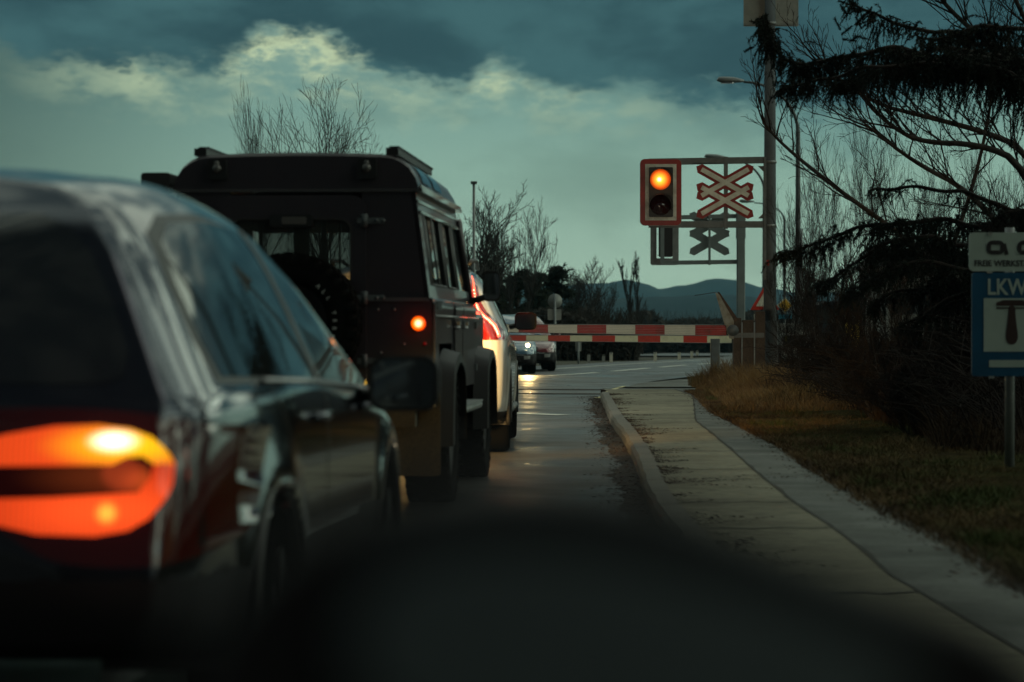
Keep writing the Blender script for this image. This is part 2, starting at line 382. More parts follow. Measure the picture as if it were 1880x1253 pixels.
def lightobj(name, kind, loc, energy, col, parent=None, **k):
    l = bpy.data.lights.new(name, kind); l.energy = energy; l.color = col
    for a, b in k.items():
        if a not in ('rot',): setattr(l, a, b)
    o = bpy.data.objects.new(name, l); C.objects.link(o); o.location = loc
    if 'rot' in k: o.rotation_euler = k['rot']
    if parent is not None: o.parent = parent
    return o
# ------------------------------------------------------------------ ground, road, path
def gz(Y): return -.02 if Y < 100 else -.02 - .0072 * (Y - 100) * sstep(100, 150, Y) - .0
def gnd(x, y):
    z = gz(min(y, 560))
    return z
mb = MB()
xs = [-6000, -2500, -900, -350, -140, -60, -30, -15, -8, -4, 0, 4, 8, 15, 30, 60, 140, 350, 900, 2500, 6000]
ys = [-400, -100, -20, 0, 20, 40, 60, 80, 100, 115, 130, 150, 180, 220, 280, 350, 450, 560, 800, 1300, 2200, 3600, 6000, 9000]
vs = [(x, y, gnd(x, y) - .03) for y in ys for x in xs]; nx_ = len(xs)
mb.add(vs, [(j * nx_ + i, j * nx_ + i + 1, (j + 1) * nx_ + i + 1, (j + 1) * nx_ + i) for j in range(len(ys) - 1) for i in range(nx_ - 1)], 0, True)
tag(mb.build('ground', M['field']), kind='structure')
KH = .11
kerb_px = [(1102, 733), (1110, 752), (1120, 779), (1147, 817), (1172, 868), (1190, 947)]
kerb = [G(a, b, 0) for a, b in kerb_px]
kerb = kerb + [Vector((kerb[-1].x + .02, 10, 0)), Vector((kerb[-1].x + .08, 5, 0)), Vector((kerb[-1].x + .12, -25, 0))]
def resample(pl, step=.35):
    out = [pl[0].copy()]
    for a, b in zip(pl, pl[1:]):
        n = max(1, int((b - a).length / step))
        for i in range(1, n + 1): out.append(a.lerp(b, i / n))
    return out
def chaik(pl, n=2):
    for _ in range(n):
        q = [pl[0]]
        for a, b in zip(pl, pl[1:]): q += [a.lerp(b, .25), a.lerp(b, .75)]
        q.append(pl[-1]); pl = q
    return pl
kerb = chaik(kerb, 2)
RNG = random.Random(3)
# road: near strip, crossing and the junction beyond
road_R = [Vector((p.x, p.y, 0)) for p in reversed(kerb)]            # near -> far
junc = [G(1154, 710), G(1200, 700), G(1250, 694), G(1303, 688), G(1400, 684), G(1600, 678), G(1900, 672)]
mb = MB()
A = road_R; B = [Vector((-9.0, p.y, 0)) for p in A]
mb.sheet(B, A)
e0 = road_R[-1]
mb.add([(-9, e0.y, 0), tuple(e0), (e0.x + .25, 47.6, 0), (-9, 47.6, 0)], [(0, 1, 2, 3)])
ju = [(e0.x + .25, 47.6, 0)] + [tuple(p) for p in junc]
far_edge = [G(1900, 649.5), G(1500, 651), G(1400, 652.5), G(1345, 654), G(1298, 657.5), G(1250, 660), G(1115, 665.5), G(1027, 671), G(900, 676), G(700, 684)]
poly = ju + [tuple(p) for p in far_edge] + [(-9, 60, 0), (-9, 47.6, 0)]
bm = bmesh.new(); vv = [bm.verts.new(p) for p in poly]; fc = bm.faces.new(vv); bmesh.ops.triangulate(bm, faces=[fc])
o_ = len(mb.v); mb.v += [tuple(v.co) for v in bm.verts]; bm.verts.index_update()
for f in bm.faces: mb.f.append([o_ + v.index for v in f.verts]); mb.m.append(0); mb.sm.append(False)
bm.free()
tag(mb.build('road', M['asphalt']), kind='structure')
# far road running away down the slope
mb = MB(); pa = []; pb = []
for t in range(0, 24):
    Y = 112 + t * 20; z = gnd(0, Y) + .03
    cx = (1232 - HX) / F * Y + 4 * math.sin((Y - 112) / 120)
    pa.append((cx - 4.2, Y, z)); pb.append((cx + 4.2, Y, z))
mb.sheet(pa, pb); tag(mb.build('far_road', M['asphalt']), kind='structure')
# markings
mb = MB()
def stripe(pts, w, z=.006, dash=None):
    pts = [Vector(p) for p in pts]; pts = resample(pts, .5)
    acc = 0; A = []; B = []; on = True
    for i, p in enumerate(pts):
        t = (pts[min(i + 1, len(pts) - 1)] - pts[max(i - 1, 0)]).normalized(); n = Vector((-t.y, t.x, 0))
        if i: acc += (p - pts[i - 1]).length
        if dash is None or (acc % (dash[0] + dash[1])) < dash[0]:
            A.append(Vector((p.x, p.y, z)) + n * w / 2); B.append(Vector((p.x, p.y, z)) - n * w / 2)
        else:
            if len(A) > 1: mb.sheet(A, B)
            A = []; B = []
    if len(A) > 1: mb.sheet(A, B)
stripe([G(760, 702), G(981, 692), G(1065, 687), G(1139, 681), G(1250, 671.5), G(1340, 665)], .22, dash=(6, 1.5))
stripe([G(700, 690.5), G(1027, 677), G(1200, 666), G(1300, 661)], .18)
stripe([G(930, 759), G(1036, 763)], .28)
stripe([G(1400, 660), G(1600, 656.5)], .18, dash=(3, 3))
tag(mb.build('road_marking', M['paint_white']), kind='structure')
mb = MB()
for a in ((1106, 721, 1118, 717.5, 9), (1113, 717.5, 1130, 712.5, 11), (1131, 711.6, 1143, 709.2, 10), (1088, 731, 1104, 727.5, 14)):
    x0, y0, x1, y1, w = a; z = .007
    mb.add([G(x0, y0, z), G(x0 + w, y0, z), G(x1 + w * .8, y1, z), G(x1, y1, z)], [(0, 1, 2, 3)])
tag(mb.build('crossing_marking', M['paint_yellow']), kind='structure')
# kerb
mb = MB(); kk = resample(kerb, .3); KW = .13
A0 = []; A1 = []; A2 = []; A3 = []; A4 = []
for i, p in enumerate(kk):
    t = (kk[max(i - 1, 0)] - kk[min(i + 1, len(kk) - 1)]).normalized(); n = Vector((t.y, -t.x, 0))
    j = noise.noise(p * 1.3) * .014 + noise.noise(p * 5) * .010; h = KH * min(1, (44.0 - p.y) / 1.5 + .35) if p.y > 41 else KH
    A0.append(p + Vector((0, 0, -.1))); A1.append(p + n * j + Vector((0, 0, h - .025))); A2.append(p + n * (.022 + j) + Vector((0, 0, h + .004)))
    A3.append(p + n * (KW + .012 * noise.noise(p * 4)) + Vector((0, 0, h + .006))); A4.append(p + n * (KW + .01) + Vector((0, 0, h - .05)))
mb.sheet(A0, A1, 0, True); mb.sheet(A1, A2, 0, True); mb.sheet(A2, A3); mb.sheet(A3, A4)
dist = 0
for i in range(1, len(kk)):
    dist += (kk[i] - kk[i - 1]).length
    if dist > 1.0:
        dist = 0; t = (kk[i] - kk[i - 1]).normalized() * .011
        q = [A1[i], A2[i], A3[i]]; mb.add([v - t + Vector((0, 0, .002)) for v in q] + [v + t + Vector((0, 0, .002)) for v in q], [(0, 1, 4, 3), (1, 2, 5, 4)], 1)
tag(mb.build('kerb', [M['kerbstone'], M['joint']]), kind='structure')
# slab path and gravel strip beside it
slab_px = [(1272, 727), (1277, 773), (1330, 815), (1383, 863), (1422, 894), (1462, 925), (1524, 965), (1584, 1009), (1632, 1053)]
slabR = [G(a, b, KH) for a, b in slab_px]; slabR += [Vector((slabR[-1].x + .04, 8, KH)), Vector((slabR[-1].x + .1, -25, KH))]
grav_px = [(1290, 726), (1321, 757), (1383, 786), (1458, 824), (1515, 863), (1586, 903), (1674, 952), (1789, 1005), (1880, 1068)]
gravR = [G(a, b, KH) for a, b in grav_px]; gravR += [Vector((gravR[-1].x + .1, 8, KH)), Vector((gravR[-1].x + .5, -25, KH))]
def at_y(pl, Y):
    for a, b in zip(pl, pl[1:]):
        if (a.y - Y) * (b.y - Y) <= 0 and abs(a.y - b.y) > 1e-6: return a.lerp(b, (Y - a.y) / (b.y - a.y)).x
    return pl[0].x if Y > pl[0].y else pl[-1].x
kin = [Vector((p.x + KW, p.y, 0)) for p in kerb]
Ys = [42.6 - .3 * i for i in range(225)]
A = [Vector((at_y(kin, y), y, KH)) for y in Ys]; B = [Vector((at_y(slabR, y), y, KH)) for y in Ys]
mb = MB(); mb.sheet(A, B)
for k, y in enumerate([39.5, 34.0, 27.2, 20.6, 17.9, 14.5, 12.6, 9.5, 7, 4, 1]):
    a, b = at_y(kin, y), at_y(slabR, y)
    pts = [Vector((a + (b - a) * i / 8, y + .02 * math.sin(i * 1.7 + k) + .02 * (i % 3), KH + .004)) for i in range(9)]
    mb.sheet([p + Vector((0, .018, 0)) for p in pts], [p - Vector((0, .018, 0)) for p in pts], 1)
ed = [p + Vector((0, 0, .004)) for p in B]
mb.sheet([p + Vector((-.004 - .022 * max(0, noise.noise(p * 1.3)) , 0, 0)) for p in ed], [p + Vector((.010 + .03 * max(0, noise.noise(p * 2 + Vector((5, 0, 0)))), 0, 0)) for p in ed], 1)
tag(mb.build('pavement', [M['concrete_path'], M['joint']]), kind='structure')
mb = MB(); Cc = [Vector((at_y(gravR, y) + .1 * noise.noise(Vector((y * 1.1, 3, 0))) + .05 * noise.noise(Vector((y * 4, 1, 0))), y, KH - .004)) for y in Ys]
mb.sheet([p - Vector((.03, 0, .004)) for p in B], Cc); tag(mb.build('gravel_strip', M['asphalt_old']), kind='structure')
# far bit of pavement beyond the rails
mb = MB(); z = .03
pp = [G(1150, 711, z), G(1172, 704, z), G(1250, 696.5, z), G(1330, 693, z), G(1420, 700, z), G(1420, 709, z), G(1290, 710.5, z)]
mb.add(pp, [tuple(range(len(pp)))[::-1]]); tag(mb.build('far_pavement', M['asphalt_old']), kind='structure')
# crossing deck between pavement and rails
mb = MB(); mb.add([(e0.x + .3, 40.4, .0), (4.6, 40.4, .0), (4.6, 48.2, .0), (e0.x + .3, 48.2, .0)], [(0, 1, 2, 3)])
mb.v = [(a, b, c + .006) for a, b, c in mb.v]
tag(mb.build('crossing_deck', M['asphalt_old']), kind='structure')
# verge: grass bank to the right of the gravel strip
mb = MB(); rows = []
vy = [-25 + i * 1.0 for i in range(67)]
for y in vy:
    x0 = at_y(gravR, y) - .15; row = []
    for k in range(22):
        t = k / 21; x = x0 + t * t * 30
        z = KH - .012 + .05 * sstep(0, .3, t) + .05 * noise.noise(Vector((x * .6, y * .6, 0)))*sstep(0, .2, t) - .35 * sstep(.35, .8, t)
        row.append((x, y, z))
    rows.append(row)
vs = [p for r in rows for p in r]; n = 22
mb.add(vs, [(j * n + i, j * n + i + 1, (j + 1) * n + i + 1, (j + 1) * n + i) for j in range(len(rows) - 1) for i in range(n - 1)], 0, True)
tag(mb.build('verge', M['soil']), kind='structure')
# railway track
def rail_path(dy):
    return chaik([Vector((-30, 47.6 + dy, 0)), Vector((-5, 47.4 + dy, 0)), Vector((0, 47.3 + dy, 0)), Vector((4.5, 46.2 + dy, 0)), Vector((8, 41.2 + dy * .9, 0)), Vector((14, 33 + dy, 0)), Vector((30, 12, 0))], 3)
trk = empty('railway_track', (0, 45.5, 0), 0, 'railway track crossing the road and curving off behind the bare shrubs', 'railway track')
mb = MB(); a = rail_path(-1.0 - 1.9 + .0); 
far_r, near_r = rail_path(0), rail_path(-3.2)
A = [p + Vector((0, 1.2, -.0)) for p in far_r]; B = [p + Vector((0, -1.3, 0)) for p in near_r]
def inv(pl): 
    return [Vector((p.x, p.y - 45.5, p.z)) for p in pl]
bed = MB(); bed.sheet(*[[Vector((p.x, p.y, -.012)) for p, q in zip(inv(A), inv(B)) if min(p.x, q.x) > 4.0] if k == 0 else [Vector((q.x, q.y, -.012)) for p, q in zip(inv(A), inv(B)) if min(p.x, q.x) > 4.0] for k in (0, 1)])
def railmb(path):
    m_ = MB(); path = resample(path, 1)
    for w0, w1, h0, h1, mi in ((-.035, .035, -.03, .014, 0),):
        Lf = []; Rt = []
        for i, p in enumerate(path):
            t = (path[min(i + 1, len(path) - 1)] - path[max(i - 1, 0)]).normalized(); n_ = Vector((-t.y, t.x, 0))
            up = .0 if p.x < 4 else .10 * sstep(4, 8, p.x)
            Lf.append(p + n_ * w0 + Vector((0, 0, h1 + up))); Rt.append(p + n_ * w1 + Vector((0, 0, h1 + up)))
        m_.sheet(Lf, Rt); dn = Vector((0, 0, -.15))
        m_.sheet([q + dn for q in Lf], Lf, 1); m_.sheet(Rt, [q + dn for q in Rt], 1)
    return m_
railmb(inv(far_r)).build('rail', [M['rail'], M['rust']], trk); railmb(inv(near_r)).build('rail', [M['rail'], M['rust']], trk)
for pl in (far_r, near_r):      # dark rubber flangeway beside each rail
    g_ = MB(); q = [p for p in inv(pl) if p.x < 5]
    g_.sheet([p + Vector((0, .22, .007)) for p in q], [p + Vector((0, .04, .007)) for p in q])
    g_.sheet([p + Vector((0, -.04, .007)) for p in q], [p + Vector((0, -.30, .007)) for p in q])
    g_.build('flangeway', M['joint'], trk)
sl_ = MB()
for i in range(26):
    q = far_r[-1 - i] if i < 3 else None
pth = resample([p for p in inv(far_r) if p.x > 4.5], .65)
for p in pth[:40]:
    sl_.box((p.x - .2, p.y - 1.6, -.0), (.24, 3.6, .12), rz=R(-20))
sl_.build('sleepers', M['wood'], trk)
bed.build('track_bed', M['ballast'], trk)
# hills
mb = MB()
def ridge(Y, pts, depth, back):
    prof = []
    xs_ = [i * 18 for i in range(-60, 170)]
    for x in xs_:
        y = None
        for (x0, y0), (x1, y1) in zip(pts, pts[1:]):
            if x0 <= x <= x1: t = (x - x0) / (x1 - x0); t = t * t * (3 - 2 * t); y = y0 + (y1 - y0) * t
        if y is None: y = pts[0][1] if x < pts[0][0] else pts[-1][1]
        prof.append((x, y + 2.0 * noise.noise(Vector((x * .02, Y * .01, 0))) + .9 * noise.noise(Vector((x * .09, 5, 0)))))
    rows = []
    for k in range(9):
        t = k / 8
        rows.append([Vector(((x - HX) / F * Y, Y - depth * (1 - t), -6 + (P(x, y, Y).z + 6) * (math.sin(t * PI / 2) ** 1.3) * (1 + .12 * (1 - t) * noise.noise(Vector((x * .03, t * 3, 1)))))) for x, y in prof])
    rows.append([Vector((p.x, Y + back, -6)) for p in rows[-1]])
    n = len(prof); mb_ = MB()
    mb_.add([p for r in rows for p in r], [(j * n + i, j * n + i + 1, (j + 1) * n + i + 1, (j + 1) * n + i) for j in range(len(rows) - 1) for i in range(n - 1)], 0, True)
    return mb_
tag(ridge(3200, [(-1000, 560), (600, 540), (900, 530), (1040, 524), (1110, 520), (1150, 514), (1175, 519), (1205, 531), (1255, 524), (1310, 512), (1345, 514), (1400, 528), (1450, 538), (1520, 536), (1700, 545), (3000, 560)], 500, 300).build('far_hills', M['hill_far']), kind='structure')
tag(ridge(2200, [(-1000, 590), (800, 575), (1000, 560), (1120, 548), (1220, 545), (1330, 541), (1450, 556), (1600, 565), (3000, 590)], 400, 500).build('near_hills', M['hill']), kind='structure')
# ------------------------------------------------------------------ vehicles
RA = math.atan(310 / F)       # heading of the queue of cars
def yaw(vpx): return -math.atan((vpx - HX) / F)
def place(vpx, uoff, v0):
    """world point at sideways offset uoff (from camera, in the heading frame) and world depth v0"""
    a = -yaw(vpx); 
    return Vector(((vpx - HX) / F * v0 + uoff, v0, 0))
def pch(tab, x):
    """smooth table lookup (monotone cubic-ish)"""
    if x <= tab[0][0]: return tab[0][1]
    if x >= tab[-1][0]: return tab[-1][1]
    n = len(tab)
    for i in range(n - 1):
        if tab[i][0] <= x <= tab[i + 1][0]: break
    h = tab[i + 1][0] - tab[i][0]; d = (tab[i + 1][1] - tab[i][1]) / h
    def sl(k):
        if k == 0 or k == n - 1: return d
        a = (tab[k][1] - tab[k - 1][1]) / (tab[k][0] - tab[k - 1][0]); b = (tab[k + 1][1] - tab[k][1]) / (tab[k + 1][0] - tab[k][0])
        return 0 if a * b <= 0 else 2 * a * b / (a + b)
    m0, m1 = sl(i), sl(i + 1); t = (x - tab[i][0]) / h
    return (2 * t**3 - 3 * t**2 + 1) * tab[i][1] + (t**3 - 2 * t**2 + t) * h * m0 + (-2 * t**3 + 3 * t**2) * tab[i + 1][1] + (t**3 - t**2) * h * m1
def inpoly(p, x, y):
    c = False; j = len(p) - 1
    for i in range(len(p)):
        if (p[i][1] > y) != (p[j][1] > y) and x < (p[j][0] - p[i][0]) * (y - p[i][1]) / (p[j][1] - p[i][1]) + p[i][0]: c = not c
        j = i
    return c
def car_body(cfg, root, mats, classify, res=1.0):
    """smooth shell: x right, y forward from the rear bumper, z up; faces go to parts by classify()"""
    Lc, Wc = cfg['L'], cfg['W']
    zt, belt, roof, zb = cfg['top'], cfg['belt'], cfg['roof'], cfg['zb']
    def section(y):
        k = pch(cfg['plan'], y); w = Wc * k; bz = pch(belt, y); T = pch(zt, y); b0 = pch(zb, y)
        fr = min(1, max(0, (T - bz) / (roof - bz))) if T > bz else 0
        tb = cfg.get('tumble', .80); te = cfg.get('edge', .70)
        zc = bz + (T - bz) * .62 if T > bz else T - .03; z_b = min(bz, T - .06)
        yc = .965 + (tb - .965) * fr; ye = .90 + (te - .90) * fr
        ctl = [(0, b0), (.5 * w, b0), (.86 * w, b0), (.965 * w, b0 + .05), (1.0 * w * cfg.get('low', .985), b0 + .16), (1.0 * w, b0 + (z_b - b0) * .5), (1.0 * w, z_b - .12 * (z_b - b0)),
               (.985 * w, z_b - .03), (.965 * w, z_b), (w * yc, max(zc, z_b + .01)), (w * ye, T - .045 * fr - .008), (w * (ye - .12), T), (w * (ye - .3), T + .014), (.25 * w, T + .03), (0, T + .034)]
        for _ in range(3):
            q = [ctl[0]]
            for a, b in zip(ctl, ctl[1:]): q += [(a[0] * .75 + b[0] * .25, a[1] * .75 + b[1] * .25), (a[0] * .25 + b[0] * .75, a[1] * .25 + b[1] * .75)]
            q.append(ctl[-1]); ctl = q
        return ctl
    step = .02 / res
    ys_ = [0.0]
    while ys_[-1] < Lc: ys_.append(ys_[-1] + step * (.5 if ys_[-1] < .4 or ys_[-1] > Lc - .4 else 1))
    ys_[-1] = Lc
    rings = []
    for y in ys_: rings.append([(a, y, b) for a, b in section(y)])
    def capr(ring, sgn, y):
        zc = (ring[0][2] + ring[-1][2]) / 2 + .0; out = []
        n = int(34 * res)
        for k in range(n):
            t = k / n; bulge = cfg.get('bulge', .05) * (1 - t * t)
            out.append([(p[0] * t, y + sgn * bulge, zc + (p[2] - zc) * t) for p in ring])
        return out
    rear = capr(rings[0], -1, 0); front = capr(rings[-1], 1, Lc)[::-1]
    rings = rear + rings + front
    rp, fp = cfg['rearp'], cfg['frontp']
    def warp(p, s):
        x, y, z = p
        wr = 1 - sstep(0, cfg.get('rl', 1.2), y); wf = sstep(Lc - 1.0, Lc, y)
        y2 = y + pch(rp, z) * wr - pch(fp, z) * wf
        for (ay, az_, ar, amt) in cfg.get('arches', []):
            d_ = math.hypot(y2 - ay, z - az_)
            if x > .6 * Wc: x += amt * math.exp(-((d_ - ar - .03) / .07) ** 2)
        return Vector((x * s, y2, z))
    q = MB()
    for s in (1, -1):
        V = [[warp(p, s) for p in r] for r in rings]; n = len(V[0]); ids = {}
        for i in range(len(V) - 1):
            for j in range(n - 1):
                c = (V[i][j] + V[i][j + 1] + V[i + 1][j + 1] + V[i + 1][j]) / 4
                if any(math.hypot(c.y - wy, c.z - cfg['wr']) < cfg['wr'] + .045 and abs(c.x) > .45 for wy in cfg['wheels']): continue
                f = []
                for a_, b_ in ((i, j), (i, j + 1), (i + 1, j + 1), (i + 1, j)):
                    if (a_, b_) not in ids: ids[(a_, b_)] = len(q.v); q.v.append(tuple(V[a_][b_]))
                    if ids[(a_, b_)] not in f: f.append(ids[(a_, b_)])
                if len(f) < 3: continue
                q.f.append(f if s < 0 else f[::-1]); q.sm.append(True)
                q.m.append(1 if c.z < cfg.get('sill', .34) else 0)
    body = q.build('body', [mats, M['near_black']], root)
    bm = bmesh.new(); bm.from_mesh(body.data); bmesh.ops.remove_doubles(bm, verts=bm.verts, dist=.0004); bmesh.ops.recalc_face_normals(bm, faces=bm.faces)
    bm.to_mesh(body.data); tree = BVHTree.FromBMesh(bm); bm.free()
    for nm, mt, ax, poly, off in classify:
        cl = [(-a_, b_) for a_, b_ in poly]
        variants = [(poly, 1)] if (ax != 'side' and any(a_ < -.05 for a_, b_ in poly)) else ([(poly, 1), (poly, -1)] if ax == 'side' else [(poly, 1), (cl, 1)])
        for pl, sg in variants: decal(nm, mt, ax, pl, sg, off, tree, root)
    return body
def decal(nm, mt, ax, poly, sg, off, tree, root):
    """panel whose outline is poly, laid on the body shell, standing off a few mm"""
    st = .028; pts = []
    m_ = len(poly)
    for i in range(m_):
        a_, b_ = Vector(poly[i]), Vector(poly[(i + 1) % m_]); k = max(1, int((b_ - a_).length / .02))
        pts += [a_.lerp(b_, t / k) for t in range(k)]
    nb = len(pts); x0, x1 = min(p[0] for p in poly), max(p[0] for p in poly); z0, z1 = min(p[1] for p in poly), max(p[1] for p in poly)
    y = z0 + st / 2
    while y < z1:
        x = x0 + st / 2
        while x < x1:
            if inpoly(poly, x, y) and min((Vector((x, y)) - p).length for p in pts[:nb]) > st * .45: pts.append(Vector((x, y)))
            x += st
        y += st
    vo, _, fo, *_r = delaunay_2d_cdt(pts, [], [list(range(nb))], 1, 1e-5)
    V = []
    for p in vo:
        if ax == 'side': o = Vector((sg * 2, p[0], p[1])); d = Vector((-sg, 0, 0))
        elif ax == 'rear': o = Vector((p[0], -2, p[1])); d = Vector((0, 1, 0))
        else: o = Vector((p[0], 8, p[1])); d = Vector((0, -1, 0))
        h = tree.ray_cast(o, d)
        if h[0] is None or (ax != 'side' and h[3] > 3.9): h = tree.find_nearest(o + d * 2.0)
        n_ = h[1]
        if n_.dot(d) > 0: n_ = -n_
        V.append(h[0] + n_ * off)
    q = MB(); q.add(V, [list(f) for f in fo], 0, True); o_ = q.build(nm, mt, root)
    bm = bmesh.new(); bm.from_mesh(o_.data); bmesh.ops.recalc_face_normals(bm, faces=bm.faces)
    if sum(f.normal.dot(d) for f in bm.faces) > 0: bmesh.ops.reverse_faces(bm, faces=bm.faces)
    bm.to_mesh(o_.data); bm.free(); return o_
M['road_tyre'] = mat('road_tyre', (.004, .004, .004), 1, spec=0)
def wheel(root, x, y, r, w, side, tread=False, rim='rim'):
    t = MB(); hw = w / 2
    prof = [(-hw * .9, r * .62), (-hw, r * .75), (-hw, r * .9), (-hw * .86, r * .97), (-hw * .5, r), (hw * .5, r), (hw * .86, r * .97), (hw, r * .9), (hw, r * .75), (hw * .9, r * .62)]
    t.lathe(prof, (0, 0, 0), 'X', 40)
    if tread:
        for k in range(30):
            a = 2 * PI * k / 30
            for sx, off in ((-.78, 0), (.78, .5), (-.3, .3), (.3, .8)):
                aa = a + off * 2 * PI / 30; rr_ = r * .995
                t.box((sx * hw, math.cos(aa) * rr_, math.sin(aa) * rr_), (hw * .38, r * .13, r * .05), M=Matrix.Rotation(aa - PI / 2, 4, 'X'))
        for k in range(30):
            aa = 2 * PI * k / 30
            for sg in (-1, 1): t.box((sg * hw * 1.0, math.cos(aa) * r * .93, math.sin(aa) * r * .93), (hw * .12, r * .09, r * .12), M=Matrix.Rotation(aa - PI / 2, 4, 'X'))
    o = empty('wheel', (x, y, r)); o.parent = root; 
    t.build('tyre', M['rubber'] if tread else M['road_tyre'], o)
    q = MB(); q.lathe([(-hw * .7, r * .3), (-hw * .7, r * .64), (hw * .88, r * .64), (hw * .8, r * .58), (hw * .45 , r * .3)], (0, 0, 0), 'X', 32)
    if side < 0: q.v = [(-a, b, c) for a, b, c in q.v]
    for k in range(5):
        a = 2 * PI * k / 5
        q.box((side * hw * .72, math.cos(a) * r * .35, math.sin(a) * r * .35), (.03, r * .16, r * .56), M=Matrix.Rotation(a - PI / 2, 4, 'X'))
    q.cyl((side * hw * .6, 0, 0), r * .16, .06, 'X')
    q.build(rim, M['rim'], o)
    return o
def arch_trim(mb_, x, y, zc, r, t=.02, side=1, a0=-15, a1=195):
    pts = [(x, y + math.cos(R(a)) * r, zc + math.sin(R(a)) * r) for a in range(a0, a1 + 1, 6)]
    mb_.tube(pts, t, 6)
def mirror_part(root, c, w, h, d, mat_shell, arm_to, side=1, rz=0, tall=False):
    """door mirror: shell, glass (facing the rear) and arm"""
    s_ = MB(); rr_ = min(w, h) * .28
    rings = [(-d * .45, .96), (-d * .35, 1.0), (0, .98), (d * .3, .82), (d * .5, .45)]
    pts = rrect(w, h, rr_, 5); n = len(pts); vs = []
    cx, cy, cz = 0, 0, 0
    for q, sc in rings:
        for p in pts: vs.append((cx + p[0] * sc, cy + q, cz + p[1] * sc))
    fs = [(r_ * n + i, r_ * n + (i + 1) % n, (r_ + 1) * n + (i + 1) % n, (r_ + 1) * n + i) for r_ in range(len(rings) - 1) for i in range(n)]
    fs.append(tuple(range((len(rings) - 1) * n, len(rings) * n)))
    s_.add(vs, fs, 0, True)
    i0 = len(s_.v); pin = [(p[0] * .88, p[1] * .86) for p in pts]
    frame_prism(s_, pts, pin, (0, -d * .45, 0), .012)
    e = empty('door_mirror', c, rz); e.parent = root
    s_.build('shell', mat_shell, e)
    g_ = MB(); g_.prism(pin, (0, -d * .42, 0), .006); g_.build('mirror_glass', M['chrome_dim'], e)
    a_ = MB(); v = Vector(arm_to); a_.tube([(0 - side * w * .3, 0, -h * .2 if not tall else -h * .35), (v - Vector(c))], [.022, .028], 8); a_.build('arm', M['black'], e)
    return e
M['rim'] = mat('rim_dark', (.03, .03, .032), .45, metal=.5)
M['chrome_dim'] = mat('mirror_glass', (.30, .33, .34), .05, metal=1)
M['paint_dark'] = mat('paint_dark_metallic', (.065, .073, .09), .12, metal=.92, coat=.7)
M['paint_white_car'] = mat('paint_white_car', (.62, .62, .58), .3, coat=1, noise_=(3, (.52, .51, .46), .45, .7))
M['paint_blue'] = mat('paint_blue', (.05, .11, .17), .25, metal=.3, coat=1)
M['paint_maroon'] = mat('paint_maroon', (.12, .012, .015), .25, metal=.2, coat=1)
M['paint_black'] = mat('paint_satin_black', (.024, .018, .024), .38, coat=.4, noise_=(2.5, (.032, .024, .028), .5, .7), bump=(7, .05, .004))
M['trim'] = mat('trim', (.012, .012, .013), .45)

HATCH = dict(L=4.2, W=.90, roof=1.46, bulge=.06, tumble=.795, edge=.67, rl=1.25,
    top=[(0, 1.445), (.4, 1.475), (1.0, 1.49), (1.8, 1.462), (2.25, 1.36), (2.7, 1.14), (3.1, .92), (3.4, .86), (3.8, .78), (4.1, .68), (4.2, .62)],
    belt=[(0, .95), (1.0, .945), (2.2, .90), (3.1, .84), (3.5, .78), (4.2, .56)],
    zb=[(0, .34), (.5, .24), (1, .2), (3.6, .2), (4.2, .26)],
    plan=[(0, .83), (.05, .875), (.14, .92), (.30, .95), (.6, .98), (1.1, 1), (3.0, 1), (3.6, .985), (3.95, .92), (4.15, .80), (4.2, .74)],
    rearp=[(.2, .06), (.45, -.02), (.62, .0), (.85, .04), (.98, .08), (1.2, .16), (1.35, .24), (1.48, .38)],
    frontp=[(.2, .05), (.45, 0), (.7, .12), (.9, .3)], arches=[(.80, .32, .36, .018), (3.33, .32, .36, .018)], wheels=(.80, 3.33), wr=.32, sill=.50)  # lower body black up to here: dark bumper, with shade put into the colour
def sym(h): return h + [(-a_, b_) for a_, b_ in h[::-1]]
def glazing(wsc, rw, sws):
    out = [('rear_window', M['glass'], 'rear', sym(rw), .004), ('windscreen', M['glass'], 'front', sym(wsc), .004)]
    for nm, pl in sws: out.append((nm, M['glass'] if nm == 'side_window' else M['trim'], 'side', pl, .004 if nm == 'side_window' else .006))
    return out
def ch2(p, n=2):
    for _ in range(n):
        q = []
        for i in range(len(p)): a, b = p[i], p[(i + 1) % len(p)]; q += [(a[0] * .75 + b[0] * .25, a[1] * .75 + b[1] * .25), (a[0] * .25 + b[0] * .75, a[1] * .25 + b[1] * .75)]
        p = q
    return p
# ---- foreground hatchback
hb = empty('hatchback_car', place(1250, -1.96, 6.03), yaw(1250), 'dark metallic hatchback close on the left with its tail lamp glowing orange', 'car')
tail = [(.20, .885), (.36, .90), (.62, .895), (.78, .875), (.88, .84), (.95, .78), (.95, .70), (.90, .60), (.80, .535), (.62, .525), (.48, .545), (.40, .60), (.30, .66), (.20, .70)]
up = [(.22, .795), (.36, .835), (.50, .855), (.62, .858), (.71, .848), (.765, .83), (.80, .805), (.822, .766), (.775, .766), (.745, .785), (.70, .783), (.66, .765), (.22, .762)]
mid = [(.22, .762), (.66, .765), (.72, .780), (.755, .765), (.765, .74), (.74, .70), (.22, .685)]
lo = [(.22, .685), (.5, .69), (.735, .70), (.765, .735), (.775, .766), (.822, .766), (.818, .72), (.80, .675), (.765, .64), (.71, .613), (.62, .60), (.46, .605), (.36, .625), (.26, .66)]
def sq_(pl): return [(.45 + (x_ - .45) * .84, z_) for x_, z_ in pl]
up, mid, lo = sq_(up), sq_(mid), sq_(lo)
mats = {}
